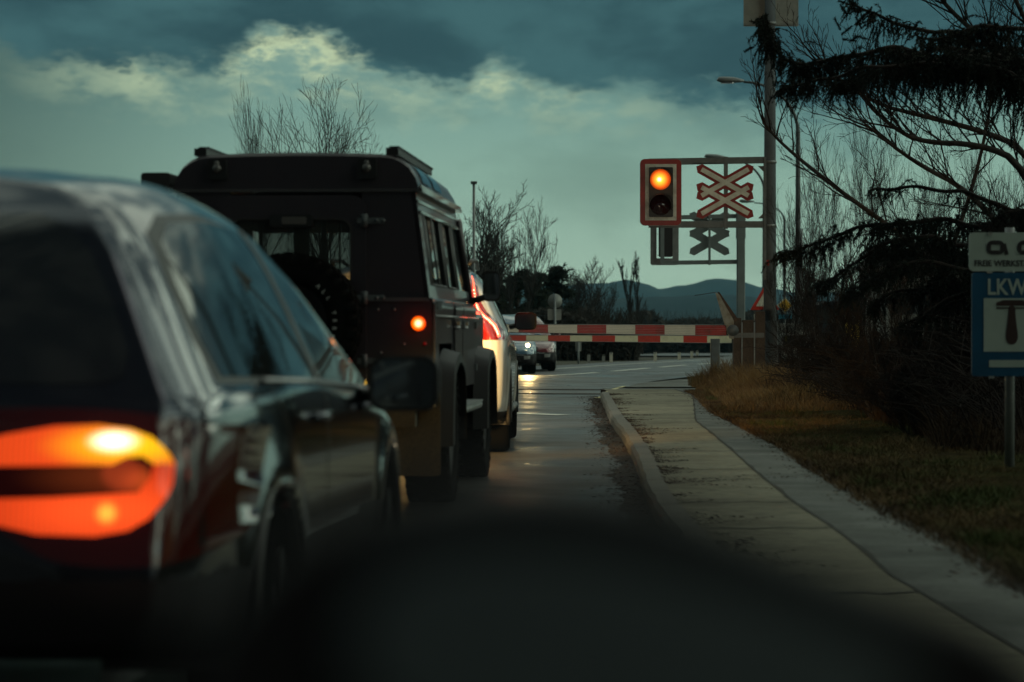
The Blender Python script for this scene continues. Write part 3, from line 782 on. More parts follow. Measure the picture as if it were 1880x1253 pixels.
mats['tail_lamp_indicator|a'] = lamp_mat('lamp_indicator', [((.63, 0, .822), (.075, .3, .034), (1.0, .9, .7), 2.6), ((.67, 0, .812), (.24, .5, .070), (.35, .55, .0), 1.25), ((.60, 0, .80), (.85, .9, .35), (1, .085, .012), 1.0)], ribs=24)
mats['tail_lamp_brake|b'] = lamp_mat('lamp_brake', [((.62, 0, .655), (.035, .2, .035), (1, .5, .05), 1.2), ((.6, 0, .66), (.75, .9, .26), (1, .075, .012), .95), ((.62, 0, .66), (.3, .4, .1), (1, .14, .02), .3)], ribs=24)
mats['tail_lamp_band|c'] = lamp_mat('lamp_band', [((.62, 0, .74), (.25, .3, .07), (.25, .05, .01), .35), ((.74, 0, .725), (.12, .3, .06), (1, .12, .02), .5)], base=(.06, .004, .003))
SW = [('side_window', [(.36, .965), (.34, 1.06), (.37, 1.20), (.44, 1.30), (.60, 1.355), (1.0, 1.375), (1.68, 1.38), (1.68, .94)]), ('pillar', [(1.665, .935), (1.665, 1.38), (1.755, 1.38), (1.755, .935)]),
      ('side_window', [(1.74, .935), (1.74, 1.375), (2.05, 1.345), (2.35, 1.23), (2.72, 1.04), (2.98, .89)])]
GAP = [[(1.71, .30), (1.722, .30), (1.722, .935), (1.71, .935)], [(2.93, .40), (2.942, .40), (2.95, .86), (2.938, .86)], [(1.12, .66), (1.132, .66), (.80, .95), (.788, .95)], [(.45, .93), (.45, .922), (1.7, .895), (1.7, .903)]]
RW = [(.60, .955), (.64, .975), (.645, 1.03), (.60, 1.15), (.54, 1.26), (.48, 1.33), (.40, 1.365)]
WSC = [(.70, .93), (.60, 1.28), (.56, 1.33)]
car_body(HATCH, hb, M['paint_dark'], glazing(WSC, RW, SW) + [('window_seal', M['trim'], 'side', [(.315, .950), (.295, 1.06), (.325, 1.21), (.40, 1.325), (.58, 1.378), (1.0, 1.398), (2.06, 1.368), (2.37, 1.25), (2.75, 1.05), (3.03, .875), (1.7, .922)], .0015)] + [('door_gap', M['joint'], 'side', g_, .0025) for g_ in GAP[:3]] + [('tail_lamp', M['lens_red'], 'rear', ch2(tail, 2), .003), ('indicator_chamber', mats['tail_lamp_indicator|a'], 'rear', up, .010), ('lamp_band', mats['tail_lamp_band|c'], 'rear', mid, .009), ('brake_chamber', mats['tail_lamp_brake|b'], 'rear', lo, .010)], 1.3)
for wx in (.80, -.80):
    for wy in (.80, 3.33): wheel(hb, wx, wy, .32, .21, 1 if wx > 0 else -1)
def arch_parts(root, X_, wys, zc, r_, t_=.02):
    for sx in (1, -1):
        for wy in wys:
            q = MB(); arch_trim(q, sx * X_, wy, zc, r_, t_)
            A = []; Bq = []
            for k in range(13): ca, sa = math.cos(R(-15 + 17.5 * k)), math.sin(R(-15 + 17.5 * k)); A.append(Vector((sx * X_, wy + ca * r_, zc + sa * r_))); Bq.append(Vector((sx * .5, wy + ca * r_, zc + sa * r_)))
            q.sheet(A, Bq, 0, True); q.add([(sx * .5, wy - r_, .15), (sx * .5, wy + r_, .15)] + Bq, [tuple([0, 1] + list(range(2, 15)))]); q.build('wheel_arch', M['trim'], root)
arch_parts(hb, .885, (.80, 3.33), .32, .365)
mb = MB(); mb.tube([(.868, .72, .95), (.872, 1.6, .93), (.872, 2.4, .9), (.865, 3.0, .875)], .009, 6); mb.build('window_trim', M['steel'], hb)
for sx in (1, -1):
    for y_ in (1.50, 2.62): q = MB(); q.tube([(sx * .90, y_ - .09, .83), (sx * .925, y_ - .05, .835), (sx * .925, y_ + .05, .835), (sx * .90, y_ + .09, .83)], .012, 6); q.build('door_handle', M['paint_dark'], hb)
mirror_part(hb, (1.035, 2.62, .905), .235, .185, .12, M['trim'], (.85, 2.72, .86), 1)
mb = MB(); mb.box((0, 3.9, .35), (1.5, .5, .3)); mb.build('under_bumper', M['trim'], hb)
mb = MB(); mb.cyl((.6, 4.19, .62), .07, .05, 'Y'); mb.build('headlight', emit('headlamp_warm', (1, .8, .5), 3), hb)
lightobj('headlight_beam', 'SPOT', (.6, 4.24, .6), 75, (1, .58, .13), hb, spot_size=R(34), spot_blend=.7, shadow_soft_size=.05, rot=(R(80), 0, R(-3)))
# the lit lamp also throws its own light on the bodywork and road
lightobj('tail_lamp_light', 'POINT', (.66, -.18, .80), .45, (1, .10, .03), hb, shadow_soft_size=.05)

# ---- off-roader
df = empty('off_road_car', place(1250, -2.33, 15.5), yaw(1250), 'boxy matt black off road car with a spare tyre on its rear door', 'car')
B_ = M['paint_black']
mb = MB()
# tub: side panels with a soft waist roll
def sidewall(sx):
    prof = [(.80, .60), (.825, .66), (.83, .9), (.832, 1.18), (.84, 1.215), (.838, 1.25), (.815, 1.28)]
    q = []
    for (y0, y1) in ((.0, .42), (1.28, 1.52), ):
        A = [Vector((sx * a, y0, b)) for a, b in prof]; Bq = [Vector((sx * a, y1, b)) for a, b in prof]
        if sx < 0: A, Bq = Bq, A
        mb.sheet(A, Bq, 0, True)
    upr = [(.83, 1.0), (.832, 1.18), (.84, 1.215), (.838, 1.25), (.815, 1.28)]
    A = [Vector((sx * a, .42, b)) for a, b in upr]; Bq = [Vector((sx * a, 1.28, b)) for a, b in upr]
    if sx < 0: A, Bq = Bq, A
    mb.sheet(A, Bq, 0, True)
for sx in (1, -1): sidewall(sx)
# rear panel around the door
for sx, w in ((1, .40), (-1, .34)):
    mb.box((sx * (.828 - w / 2), .012, .95), (w, .025, .66)); 
mb.box((0, .014, .66), (1.64, .03, .10))
mb.box((0, .9, .62), (1.5, 1.8, .04)); mb.box((0, 2.3, .62), (1.5, 1.7, .04))
# front wings and bulkhead
mb.box((.79, 3.2, 1.08), (.07, .36, .34)); mb.box((-.79, 3.2, 1.08), (.07, .36, .34))
mb.rbox((0, 3.72, 1.05), (1.60, 1.25, .40), .07, 4, 'Y')
mb.box((0, 4.33, .9), (1.5, .06, .34))
mb.build('body', B_, df)
mb = MB(); mb.rbox((0, 3.62, 1.27), (1.2, 1.2, .10), .045, 4, 'Y'); mb.build('bonnet', B_, df)
# upper sides (leaning in), with window openings left between the pieces
def up_x(z): return .812 - (z - 1.28) / .65 * .085
mb = MB()
def upbox(sx, y0, y1, z0, z1, t=.03):
    a, b = up_x(z0), up_x(z1)
    vs = [(sx * a, y0, z0), (sx * a, y1, z0), (sx * b, y1, z1), (sx * b, y0, z1), (sx * (a - t), y0, z0), (sx * (a - t), y1, z0), (sx * (b - t), y1, z1), (sx * (b - t), y0, z1)]
    mb.add(vs, [(0, 1, 2, 3), (7, 6, 5, 4), (0, 4, 5, 1), (3, 2, 6, 7), (0, 3, 7, 4), (1, 5, 6, 2)])
for sx in (1, -1):
    upbox(sx, 0, 2.95, 1.28, 1.36); upbox(sx, 0, 2.72, 1.80, 1.935)
    for y0, y1 in ((0, .22), (1.22, 1.36), (1.98, 2.10)): upbox(sx, y0, y1, 1.36, 1.80)
    mb.tube([(sx * .80, 3.02, 1.30), (sx * .745, 2.72, 1.86)], .03, 6)
# rear wall: posts and header
for sg in (1, -1): mb.prism([(sg * .40, 1.27), (sg * .805, 1.27), (sg * .722, 1.93), (sg * .40, 1.93)][::sg], (0, .015, 0), .03)

mb.build('upper_body', B_, df)
# roof shell with curved shoulders, flat tail panel
mb = MB()
rp_ = [(.745, 1.93), (.742, 1.965), (.725, 2.02), (.69, 2.075), (.64, 2.115), (.585, 2.14), (.52, 2.148), (.3, 2.156), (0, 2.16)]
full = rp_ + [(-a, b) for a, b in rp_[::-1][1:]]
def roofring(y, dz): return [Vector((a, y, b + dz * (b - 1.93) / .23)) for a, b in full]
ring = [roofring(-.02, -.02), roofring(.0, 0), roofring(.4, .004), roofring(1.6, .006), roofring(2.5, 0), roofring(2.66, -.03), roofring(2.8, -.16)]
for a, b in zip(ring, ring[1:]): mb.sheet(a, b, 0, True)
mb.add(ring[0], [tuple(range(len(full)))]); mb.add(ring[-1], [tuple(range(len(full)))[::-1]])
mb.build('roof', B_, df)
mb = MB()
for sx in (1, -1):
    mb.box((sx * .748, 1.38, 1.93), (.045, 2.8, .022)); mb.box((sx * .728, 1.38, 1.865), (.03, 2.76, .014)); mb.box((sx * .757, 1.38, 1.945), (.012, 2.8, .03))
    mb.box((sx * .748, 1.38, 1.80), (.02, 2.7, .016))
mb.box((0, -.012, 1.93), (1.5, .03, .02)); mb.build('gutter', mat('gutter_trim', (.10, .09, .09), .16, metal=.6, coat=1), df)
# alpine windows in the roof shoulder
def alp(sx, y0, y1):
    q = MB(); pts = [(.737, 1.985), (.722, 2.03), (.692, 2.075), (.655, 2.108)]
    A = [Vector((sx * (a + .006), y0, b + .004)) for a, b in pts]; Bq = [Vector((sx * (a + .006), y1, b + .004)) for a, b in pts]
    q.sheet(A, Bq, 0, True); q.build('alpine_window', M['sky_glass'], df)
M['sky_glass'] = mat('sky_glass', (.03, .035, .036), .04, coat=1, spec=1)
for sx in (1, -1): alp(sx, .30, .86); alp(sx, 1.02, 1.55)
mb = MB()
for sx in (1, -1):
    mb.box((sx * .585, 1.15, 2.175), (.045, 2.2, .045)); mb.box((sx * .585, .05, 2.165), (.075, .1, .045))
    for k in range(22): mb.box((sx * .585, .15 + k * .1, 2.20), (.06, .04, .012))
sides(mb, 'roof_rail', M['trim'], df)
mb = MB(); mb.rbox((-.86, 1.1, 2.0), (.18, 2.2, .085), .02, 3, 'Y'); mb.build('awning', mat('awning_cover', (.02, .02, .021), .7), df)
# side glazing
for sx in (1, -1):
    for nm, y0, y1 in (('side_window', .22, 1.22), ('side_window', 1.36, 1.98), ('side_window', 2.10, 2.74)):
        q = MB(); z0, z1 = 1.36, 1.80; a, b = up_x(z0) - .012, up_x(z1) - .012
        yt = y1 - (.0 if y1 < 2.5 else .06); y1b = y1 + (.0 if y1 < 2.5 else .16)
        q.add([(sx * a, y0, z0), (sx * a, y1b, z0), (sx * b, yt, z1), (sx * b, y0, z1)], [(0, 1, 2, 3)]); q.build(nm, M['glass_side'] if 'glass_side' in M else M['glass'], df)
    q = MB()
    for y in (.235, .70, 1.21, 1.37, 1.97, 2.11): 
        q.tube([(sx * (up_x(1.36) + .002), y, 1.36), (sx * (up_x(1.80) + .002), y, 1.80)], .008, 4)
    for z in (1.365, 1.795): q.tube([(sx * (up_x(z) + .003), .23, z), (sx * (up_x(z) + .003), 1.22, z)], .007, 4); q.tube([(sx * (up_x(z) + .003), 1.37, z), (sx * (up_x(z) + .003), 1.97, z)], .007, 4)
    q.build('window_frame', mat('window_frame_metal', (.12, .125, .125), .5, metal=.4), df)
q = MB(); q.add([(-.70, 2.98, 1.33), (.70, 2.98, 1.33), (.66, 2.72, 1.86), (-.66, 2.72, 1.86)], [(0, 1, 2, 3)]); q.build('windscreen', M['glass_clear'], df)
mb = MB(); mb.box((0, 2.98, 1.31), (1.5, .05, .05)); mb.box((0, 2.72, 1.89), (1.44, .05, .08)); mb.box((0, 2.85, 1.59), (.03, .05, .6), rx=R(26)); mb.build('windscreen_frame', B_, df)
# rear door: frame, window, hinges
mb = MB()
ox0, ox1, oz0, oz1 = -.48, .43, .72, 1.90
wx0, wx1, wz0, wz1 = -.40, .345, 1.33, 1.76
outer = [(a + (ox0 + ox1) / 2, b + (oz0 + oz1) / 2) for a, b in rrect(ox1 - ox0, oz1 - oz0, .09, 5)]
inner = [(a + (wx0 + wx1) / 2, b + (wz0 + wz1) / 2) for a, b in rrect(wx1 - wx0, wz1 - wz0, .07, 5)]
frame_prism(mb, outer, inner, (0, -.018, 0), .035)
dr = mb.build('rear_door', B_, df)
q = MB(); q.prism([(a * .998, b) for a, b in inner], (0, -.012, 0), .006); q.build('rear_window', M['glass_clear'], df)
q = MB(); inn2 = [((a - (wx0 + wx1) / 2) * .975 + (wx0 + wx1) / 2, (b - (wz0 + wz1) / 2) * .96 + (wz0 + wz1) / 2) for a, b in inner]
frame_prism(q, inner, inn2, (0, -.038, 0), .006); q.build('window_seal', mat('window_seal', (.035, .03, .028), .5), df)
q = MB(); q.rbox((-.02, -.05, 1.745), (.26, .05, .075), .012, 2); b_ = q.build('brake_light_housing', M['trim'], df)
q = MB(); q.rbox((-.0, -.078, 1.745), (.15, .008, .045), .008, 2); q.build('brake_light_lens', mat('dull_lens', (.10, .09, .085), .3), b_)
for z in (1.745, 1.28, .9):
    q = MB(); q.box((.46, -.045, z), (.16, .02, .035)); q.cyl((.425, -.05, z), .018, .08, 'Z', 10)
    for dx in (.5, .54): q.cyl((dx, -.058, z), .011, .016, 'Y', 8)
    for dz in (-.03, .03): q.cyl((.405, -.045, z + dz), .009, .014, 'Y', 8)
    q.build('hinge', M['galv_dark'], df)
# spare wheel
sp = empty('spare_wheel', (0, -.17, 1.132)); sp.parent = df
t = MB(); r, hw = .405, .13
t.lathe([(-hw * .9, r * .56), (-hw, r * .72), (-hw, r * .9), (-hw * .86, r * .97), (-hw * .5, r), (hw * .5, r), (hw * .86, r * .97), (hw, r * .9), (hw, r * .72), (hw * .9, r * .56)], (0, 0, 0), 'Y', 48)
for k in range(32):
    a = 2 * PI * k / 32
    for sy, off in ((-.78, 0), (.78, .5), (-.3, .3), (.3, .8)):
        aa = a + off * 2 * PI / 32; t.box((math.cos(aa) * r, sy * hw, math.sin(aa) * r), (.022, hw * .38, r * .13), M=Matrix.Rotation(-aa, 4, 'Y'))
    t.box((math.cos(a) * r * .93, -hw, math.sin(a) * r * .93), (r * .12, .016, r * .09), M=Matrix.Rotation(-a, 4, 'Y'))
t.build('tyre', M['rubber'], sp)
q = MB(); q.lathe([(-hw * .75, r * .58), (-hw * .3, r * .5), (-hw * .2, r * .2), (-hw * .2, 0.001), (hw * .6, .001), (hw * .6, r * .58)], (0, 0, 0), 'Y', 36); 
for k in range(5): q.cyl((math.cos(k * 1.2566) * .06, -hw * .3, math.sin(k * 1.2566) * .06), .011, .03, 'Y', 8)
q.build('rim', M['trim'], sp)
q = MB()
for word, a0 in (('ALL TERRAIN', 50), ('ALL TERRAIN', 230)):
    for k, ch in enumerate(word):
        if ch == ' ': continue
        a = R(a0 - k * 9.6); rr_ = r * .66
        m_ = Matrix.Translation((math.cos(a) * rr_, -hw * 1.0 - .004, math.sin(a) * rr_)) @ Matrix.Rotation(-(a - PI / 2), 4, 'Y') @ Matrix.Rotation(PI / 2, 4, 'X')
        text_mb(q, ch, .032, m_, .001, 0, 'CENTER', .0008)
q.build('lettering', mat('tyre_lettering', (.5, .5, .47), .8), sp)
q = MB(); q.rbox((0, -.02, 1.13), (.3, .06, .3), .05, 3); q.build('spare_carrier', M['trim'], df)
# work lamps on the tail panel
for x in (-.47, .44):
    q = MB(); q.rbox((x, -.05, 2.055), (.115, .05, .12), .012, 2); w_ = q.build('work_lamp', M['black'], df)
    q = MB(); q.cyl((x, -.08, 2.06), .026, .012, 'Y', 16); q.cyl((x, -.08, 2.09), .016, .01, 'Y', 10); q.build('lens', mat('work_lamp_lens', (.12, .12, .115), .25, metal=.4), w_)
# rear lamps
ind = lamp_mat('lamp_round_indicator', [((.004, -.04, .0), .032, (1, .8, .5), 2.5), ((0, -.03, 0), .052, (.6, .42, .0), 1.6), ((0, 0, 0), .3, (1, .03, .0), 1.2)], base=(.4, .03, .01))
for x in (.745, -.745):
    q = MB(); q.lathe([(0, .045), (-.03, .042), (-.045, .025), (-.05, .001)], (0, 0, 0), 'Y', 24, closed=False); o = q.build('indicator_lamp', ind, df, (x, -.002, 1.125))
    lightobj('indicator_light', 'POINT', (x, -.07, 1.125), .26, (1, .045, .01), df, shadow_soft_size=.03)
    for z in (.80,):
        q = MB(); q.lathe([(0, .045), (-.03, .042), (-.045, .025), (-.05, .001)], (x, -.002, z), 'Y', 24, closed=False); q.build('tail_lamp', M['lens_red'], df)
q = MB(); q.cyl((.785, -.006, 1.0), .012, .01, 'Y', 8); q.build('reflector', mat('red_reflector', (.4, .02, .02), .3), df)
for k, (x, z) in enumerate([(.60, 1.21), (.50, 1.21), (.66, 1.0), (.52, .95), (.33, .60)]): q = MB(); q.cyl((x, -.004, z), .008, .012, 'Y', 8); q.build('bolt', M['galv'], df)
# corner capping strip, waist rail
q = MB()
for sx in (1, -1): q.tube([(sx * .842, .02, 1.17), (sx * .842, 3.3, 1.17)], .009, 6); q.box((sx * .842, .02, .93), (.012, .05, .62)); 
q.box((0, -.002, 1.27), (1.62, .03, .022)); q.build('waist_trim', mat('waist_trim', (.14, .14, .14), .3, metal=.6, coat=.5), df)
# doors on the side with shut lines
for sx in (1, -1):
    for y0, y1 in ((1.40, 1.99), (2.03, 3.02)):
        q = MB(); zb_ = .70
        pr = [(.838, .70), (.842, .95), (.842, 1.16), (.85, 1.215), (.848, 1.245), (.826, 1.275)]
        A = [Vector((sx * a, y0 if z > 1.0 or y0 > 2 else y0 + (1.0 - z) * .4, z)) for a, z in pr]; Bq = [Vector((sx * a, y1, z)) for a, z in pr]
        if sx < 0: A, Bq = Bq, A
        q.sheet(A, Bq, 0, True); d_ = q.build('side_door', B_, df)
        q = MB(); q.box((sx * .862, y0 + .09, 1.13), (.02, .10, .025)); q.cyl((sx * .85, y0 + .03, 1.1), .012, .05, 'X', 8); q.build('handle', M['steel'], d_)
        for z in (.82, 1.12): q = MB(); q.box((sx * .85, y1 - .01, z), (.02, .05, .05)); q.build('door_hinge', M['galv_dark'], d_)
# chequered wing/sill ribs
q = MB()
for k in range(9): q.box((.848, .08 + k * .035, 1.235), (.01, .012, .05))
q.build('side_vent', M['galv_dark'], df)
# arches
apl = mat('arch_plastic', (.010, .010, .011), .5, spec=.3)
for sx in (1, -1):
    for yc, zc in ((.85, .44), (3.65, .44)):
        q = MB(); rr_ = .47; A = []; Bq = []; D = []
        for a in range(-8, 189, 7):
            ca, sa = math.cos(R(a)), math.sin(R(a)); ex = 1.0 / max(abs(ca), abs(sa)) ; ex = 1 + (ex - 1) * .38
            A.append(Vector((sx * .82, yc + ca * (rr_ + .06) * ex, zc + sa * (rr_ + .06) * ex))); Bq.append(Vector((sx * .925, yc + ca * (rr_ + .03) * ex, zc + sa * (rr_ + .03) * ex))); D.append(Vector((sx * .93, yc + ca * (rr_ - .03) * ex, zc + sa * (rr_ - .03) * ex)))
        E = [Vector((sx * .45, p.y, p.z)) for p in D]
        q.sheet(A, Bq, 0, True); q.sheet(Bq, D); q.sheet(D, E); q.build('wheel_arch', apl, df)
q = MB()
for sx in (1, -1): 
    q.tube([(sx * .87, 1.45, .555), (sx * .87, 3.0, .555)], .032, 8); q.box((sx * .85, 2.22, .585), (.12, 1.4, .012))
    for y in (1.5, 2.9): q.tube([(sx * .86, y, .55), (sx * .5, y, .62)], .02, 6)
sides(q, 'side_step', M['galv'], df)
# mud flaps, chassis, axle, tow bar
mf = mat('mud_flap_rubber', (.06, .045, .025), .7, noise_=[(6, (.10, .075, .04), .4, .7), (60, (.03, .025, .018), .5, .7)], bump=(40, .3, .004))
for sx in (1, -1):
    q = MB(); q.rbox((sx * .70, .30, .45), (.30, .012, .52), .02, 2); q.build('mud_flap', mf, df)
q = MB(); q.box((0, .05, .56), (1.45, .10, .12)); q.box((.32, 2, .55), (.09, 4.2, .14)); q.box((-.32, 2, .55), (.09, 4.2, .14)); q.build('chassis', mf, df)
q = MB(); q.tube([(-.7, .85, .41), (.7, .85, .41)], .05, 10); q.lathe([(-.12, .02), (-.1, .1), (0, .14), (.1, .1), (.12, .02)], (.15, .85, .41), 'Y', 16); q.box((.43, .45, .47), (.05, .5, .05)); q.tube([(.5, .3, .66), (.45, .7, .42)], .03, 8); q.build('rear_axle', mf, df)
q = MB(); q.box((.02, -.05, .5), (.12, .16, .1)); q.cyl((.02, -.14, .56), .028, .07, 'Z'); q.build('tow_hitch', M['rust'], df)
q = MB(); q.rbox((.42, -.012, .79), (.012, .01, .05), .005, 2); q.cyl((.42, -.014, .765), .014, .01, 'Y', 12); q.build('keyring_tag', emit('amber_reflector', (.9, .5, .04), .5), df)  # added yellow reflector; its glow stands in for headlight falling on it
for sx in (1, -1):
    for wy in (.85, 3.65): wheel(df, sx * .745, wy, .42, .27, sx, tread=True)
mirror_part(df, (.965, 3.0, 1.40), .125, .215, .05, M['black'], (.80, 3.05, 1.29), 1, tall=True)
mirror_part(df, (-.965, 3.0, 1.40), .125, .215, .05, M['black'], (-.80, 3.05, 1.29), -1, tall=True)
# cabin interior seen through the rear window
q = MB()
for x in (-.28, .28): q.rbox((x, 1.9, 1.14), (.42, .14, .5), .08, 3); q.rbox((x, 1.88, 1.47), (.24, .1, .14), .05, 3)
for x in (-.35, .35): q.rbox((x, 1.1, 1.02), (.42, .14, .5), .08, 3)
q.build('seat', M['interior'], df)
q = MB()
for x, w in ((-.30, .02), (-.04, .10), (.10, .035), (.20, .012), (.27, .012)): q.box((x, .5, 1.55), (w, .012, .52))
q.build('curtain', mat('curtain_cloth', (.22, .22, .18), .9, noise_=(9, (.14, .14, .12), .4, .7)), df)
q = MB(); q.box((0, 1.4, 1.78), (1.3, 2.5, .01)); q.box((0, 1.5, .70), (1.5, 3, .02)); q.build('cabin_lining', M['interior'], df)
# headlights
for x in (.55, -.55):
    q = MB(); q.cyl((x, 4.37, 1.0), .085, .03, 'Y', 20); q.build('headlight', emit('headlamp_warm', (1, .8, .5), 3), df)
    lightobj('headlight_beam', 'SPOT', (x, 4.42, 1.0), 800, (1, .60, .20), df, spot_size=R(70), spot_blend=.9, shadow_soft_size=.08, rot=(R(84), 0, R(-4)))
q = MB(); q.box((0, 4.48, .62), (1.7, .14, .16)); q.build('front_bumper', M['trim'], df)

# ---- white SUV
SUV = dict(L=4.62, W=.945, roof=1.655, bulge=.05, tumble=.80, edge=.66, rl=1.1, low=.99,
    top=[(0, 1.60), (.3, 1.63), (.9, 1.66), (1.8, 1.665), (2.4, 1.60), (2.9, 1.36), (3.35, 1.12), (3.6, 1.06), (4.2, .98), (4.5, .88), (4.62, .8)],
    belt=[(0, 1.06), (.6, 1.12), (1.6, 1.05), (3.0, 1.0), (3.6, .95), (4.62, .72)],
    zb=[(0, .36), (.5, .28), (1, .26), (3.6, .26), (4.62, .3)],
    plan=[(0, .85), (.06, .91), (.18, .96), (.45, .99), (.9, 1), (3.2, 1), (3.9, .98), (4.3, .92), (4.55, .82), (4.62, .76)],
    rearp=[(.2, .10), (.42, -.01), (.60, .0), (.9, .05), (1.06, .10), (1.2, .17), (1.4, .28), (1.55, .36), (1.66, .42)],
    frontp=[(.3, .05), (.5, 0), (.8, .1), (1.0, .25)], arches=[(.95, .36, .40, .012), (3.72, .36, .40, .012)], wheels=(.95, 3.72), wr=.36, sill=.38)
sv = empty('suv_car', place(1050, -1.50, 22.0), yaw(1050), 'white SUV ahead of the off road car, its tall red tail lamp lit', 'car')
tl = [(.60, 1.58), (.635, 1.60), (.665, 1.50), (.70, 1.34), (.76, 1.24), (.85, 1.16), (.91, 1.07), (.93, 1.0), (.60, 1.0), (.62, 1.10), (.60, 1.2), (.58, 1.32), (.57, 1.45)]
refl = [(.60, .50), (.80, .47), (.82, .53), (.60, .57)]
SWS = [('side_window', [(.62, 1.19), (.78, 1.45), (1.0, 1.515), (1.62, 1.545), (1.62, 1.115)]), ('side_window', [(1.68, 1.11), (1.68, 1.545), (2.25, 1.51), (2.7, 1.36), (3.15, 1.06)])]
car_body(SUV, sv, M['paint_white_car'], glazing([(.76, 1.14), (.64, 1.52), (.6, 1.56)], [(.60, 1.16), (.565, 1.30), (.54, 1.48), (.50, 1.53)], SWS) + [('tail_lamp', mat('lens_red_suv', (.20, .010, .008), .12, coat=1), 'rear', tl, .004), ('reflector', emit('lit_reflector', (.5, .012, .01), .35), 'rear', refl, .006)], 1.0)  # bumper reflector is no lamp; emission stands in for returned headlight
q = MB()
strip = [(.628, .365, 1.56), (.645, .33, 1.49), (.66, .27, 1.38), (.675, .22, 1.31), (.70, .175, 1.255), (.74, .155, 1.21), (.79, .135, 1.17), (.835, .12, 1.125), (.862, .115, 1.07), (.872, .115, 1.03)]
def emis_strip(sx): q.tube([(sx * (a + .0), b - .075 + .04 * (1 - i / 9), c) for i, (a, b, c) in enumerate(strip)], [.004, .007, .010, .011, .013, .014, .015, .015, .014, .012], 8)
for sx in (1, -1): emis_strip(sx)
sides(q, 'light_strip', emit('red_led_strip', (1, .10, .06), 2.6), sv)
q = MB()
for i in range(26):
    t = 1.5 + i / 26 * 7.2; k = int(t); f = t - k; a = Vector(strip[k]).lerp(Vector(strip[min(k + 1, 9)]), f)
    for sx in (1, -1): q.box((sx * (a.x - .004), a.y - .092 + .04 * (1 - t / 9), a.z), (.008, .006, .008))
sides(q, 'led_dots', emit('led_dot', (1, .55, .4), 4), sv)
lightobj('tail_light_glow', 'POINT', (.98, -.30, 1.40), 1.6, (1, .07, .02), sv, shadow_soft_size=.05)
q = MB(); q.tube([(.60, .5, 1.665), (.615, .6, 1.70), (.62, 1.6, 1.725), (.60, 2.5, 1.67)], .018, 8); q.tube([(-.60, .5, 1.665), (-.615, .6, 1.70), (-.62, 1.6, 1.725), (-.60, 2.5, 1.67)], .018, 8); sides(q, 'roof_rail', M['trim'], sv)
arch_parts(sv, .935, (.95, 3.72), .36, .41, .022)
q = MB(); q.tube([(.935, 1.45, .36), (.94, 3.2, .36)], .03, 8); q.tube([(-.935, 1.45, .36), (-.94, 3.2, .36)], .03, 8); sides(q, 'sill_trim', M['galv_dark'], sv)
q = MB(); q.cyl((.955, 1.78, .98), .01, .2, 'Y', 8); q.cyl((.955, 2.75, .96), .01, .2, 'Y', 8); q.build('door_handle', M['chrome'], sv)
for sx in (1, -1):
    for wy in (.95, 3.72): wheel(sv, sx * .825, wy, .36, .235, sx)
mirror_part(sv, (1.05, 2.98, 1.175), .215, .17, .11, M['black_gloss'], (.90, 3.05, 1.12), 1)
q = MB(); q.box((.70, 4.55, .75), (.26, .1, .12)); q.box((-.70, 4.55, .75), (.26, .1, .12)); sides(q, 'headlight', emit('headlamp_warm2', (1, .9, .7), 3), sv)
for x in (.65, -.65): lightobj('headlight_beam', 'SPOT', (x, 4.72, .72), 700, (1, .86, .60), sv, spot_size=R(46), spot_blend=.95, shadow_soft_size=.08, rot=(R(86), 0, R(-9 if x > 0 else -3)))

# ---- oncoming cars
def oncoming(label, px_right, Y, paint, lit, scale=1.0, face=3.0, name='oncoming_car'):
    X = (px_right - HX) / F * Y
    r = empty(name, (X - .86 * scale, Y, 0), PI + R(face), label, 'car', 'cars waiting on the far side of the crossing')
    cfg = dict(HATCH); 
    hl = [(.42, .74), (.55, .78), (.80, .80), (.90, .70), (.72, .64), (.48, .66)]; gr = [(-1, .50), (.34, .50), (.40, .60), (.36, .66), (-1, .66)]
    fogl = [(.56, .36), (.72, .38), (.72, .46), (.56, .46)]; lowg = [(-1, .30), (.5, .30), (.46, .42), (-1, .42)]
    car_body(cfg, r, paint, glazing(WSC, RW, SW) + [('headlight', M['lens_clear'], 'front', hl, .006), ('grille', M['black'], 'front', sym([(a_, b_) for a_, b_ in gr if a_ > 0]), .005), ('fog_lamp', M['lens_clear'], 'front', fogl, .006), ('lower_grille', M['black'], 'front', sym([(a_, b_) for a_, b_ in lowg if a_ > 0]), .005)], .6)
    for wx in (.80, -.80):
        for wy in (.80, 3.33): wheel(r, wx, wy, .32, .2, 1 if wx > 0 else -1)
    arch_parts(r, .885, (.80, 3.33), .32, .365)
    for sx in (1, -1): mirror_part(r, (sx * 1.0, 2.75, .95), .19, .13, .1, paint, (sx * .85, 2.8, .9), sx)
    if lit:
        for x in (.66, -.66):
            q = MB(); q.cyl((x, 4.13, .72), .055, .05, 'Y', 16); q.build('lit_bulb', emit('headlight_bulb', (1, .75, .38), 14), r)
            lightobj('headlight_beam', 'SPOT', (x, 4.24, .70), 160, (1, .68, .25), r, spot_size=R(60), spot_blend=.9, shadow_soft_size=.07, rot=(R(88), 0, 0))
    # move origin forward: nose at given depth
    d = Vector((math.sin(-(PI + R(face))), math.cos(PI + R(face)), 0))
    r.location = Vector(r.location) - d * 4.2
    r.scale = (scale,) * 3
    return r
oncoming('blue hatchback waiting beyond the barrier with its headlights lit', 984, 64, M['paint_blue'], True)
oncoming('maroon car waiting just behind the blue hatchback beyond the barrier', 1020, 68.5, M['paint_maroon'], False, 1.02)
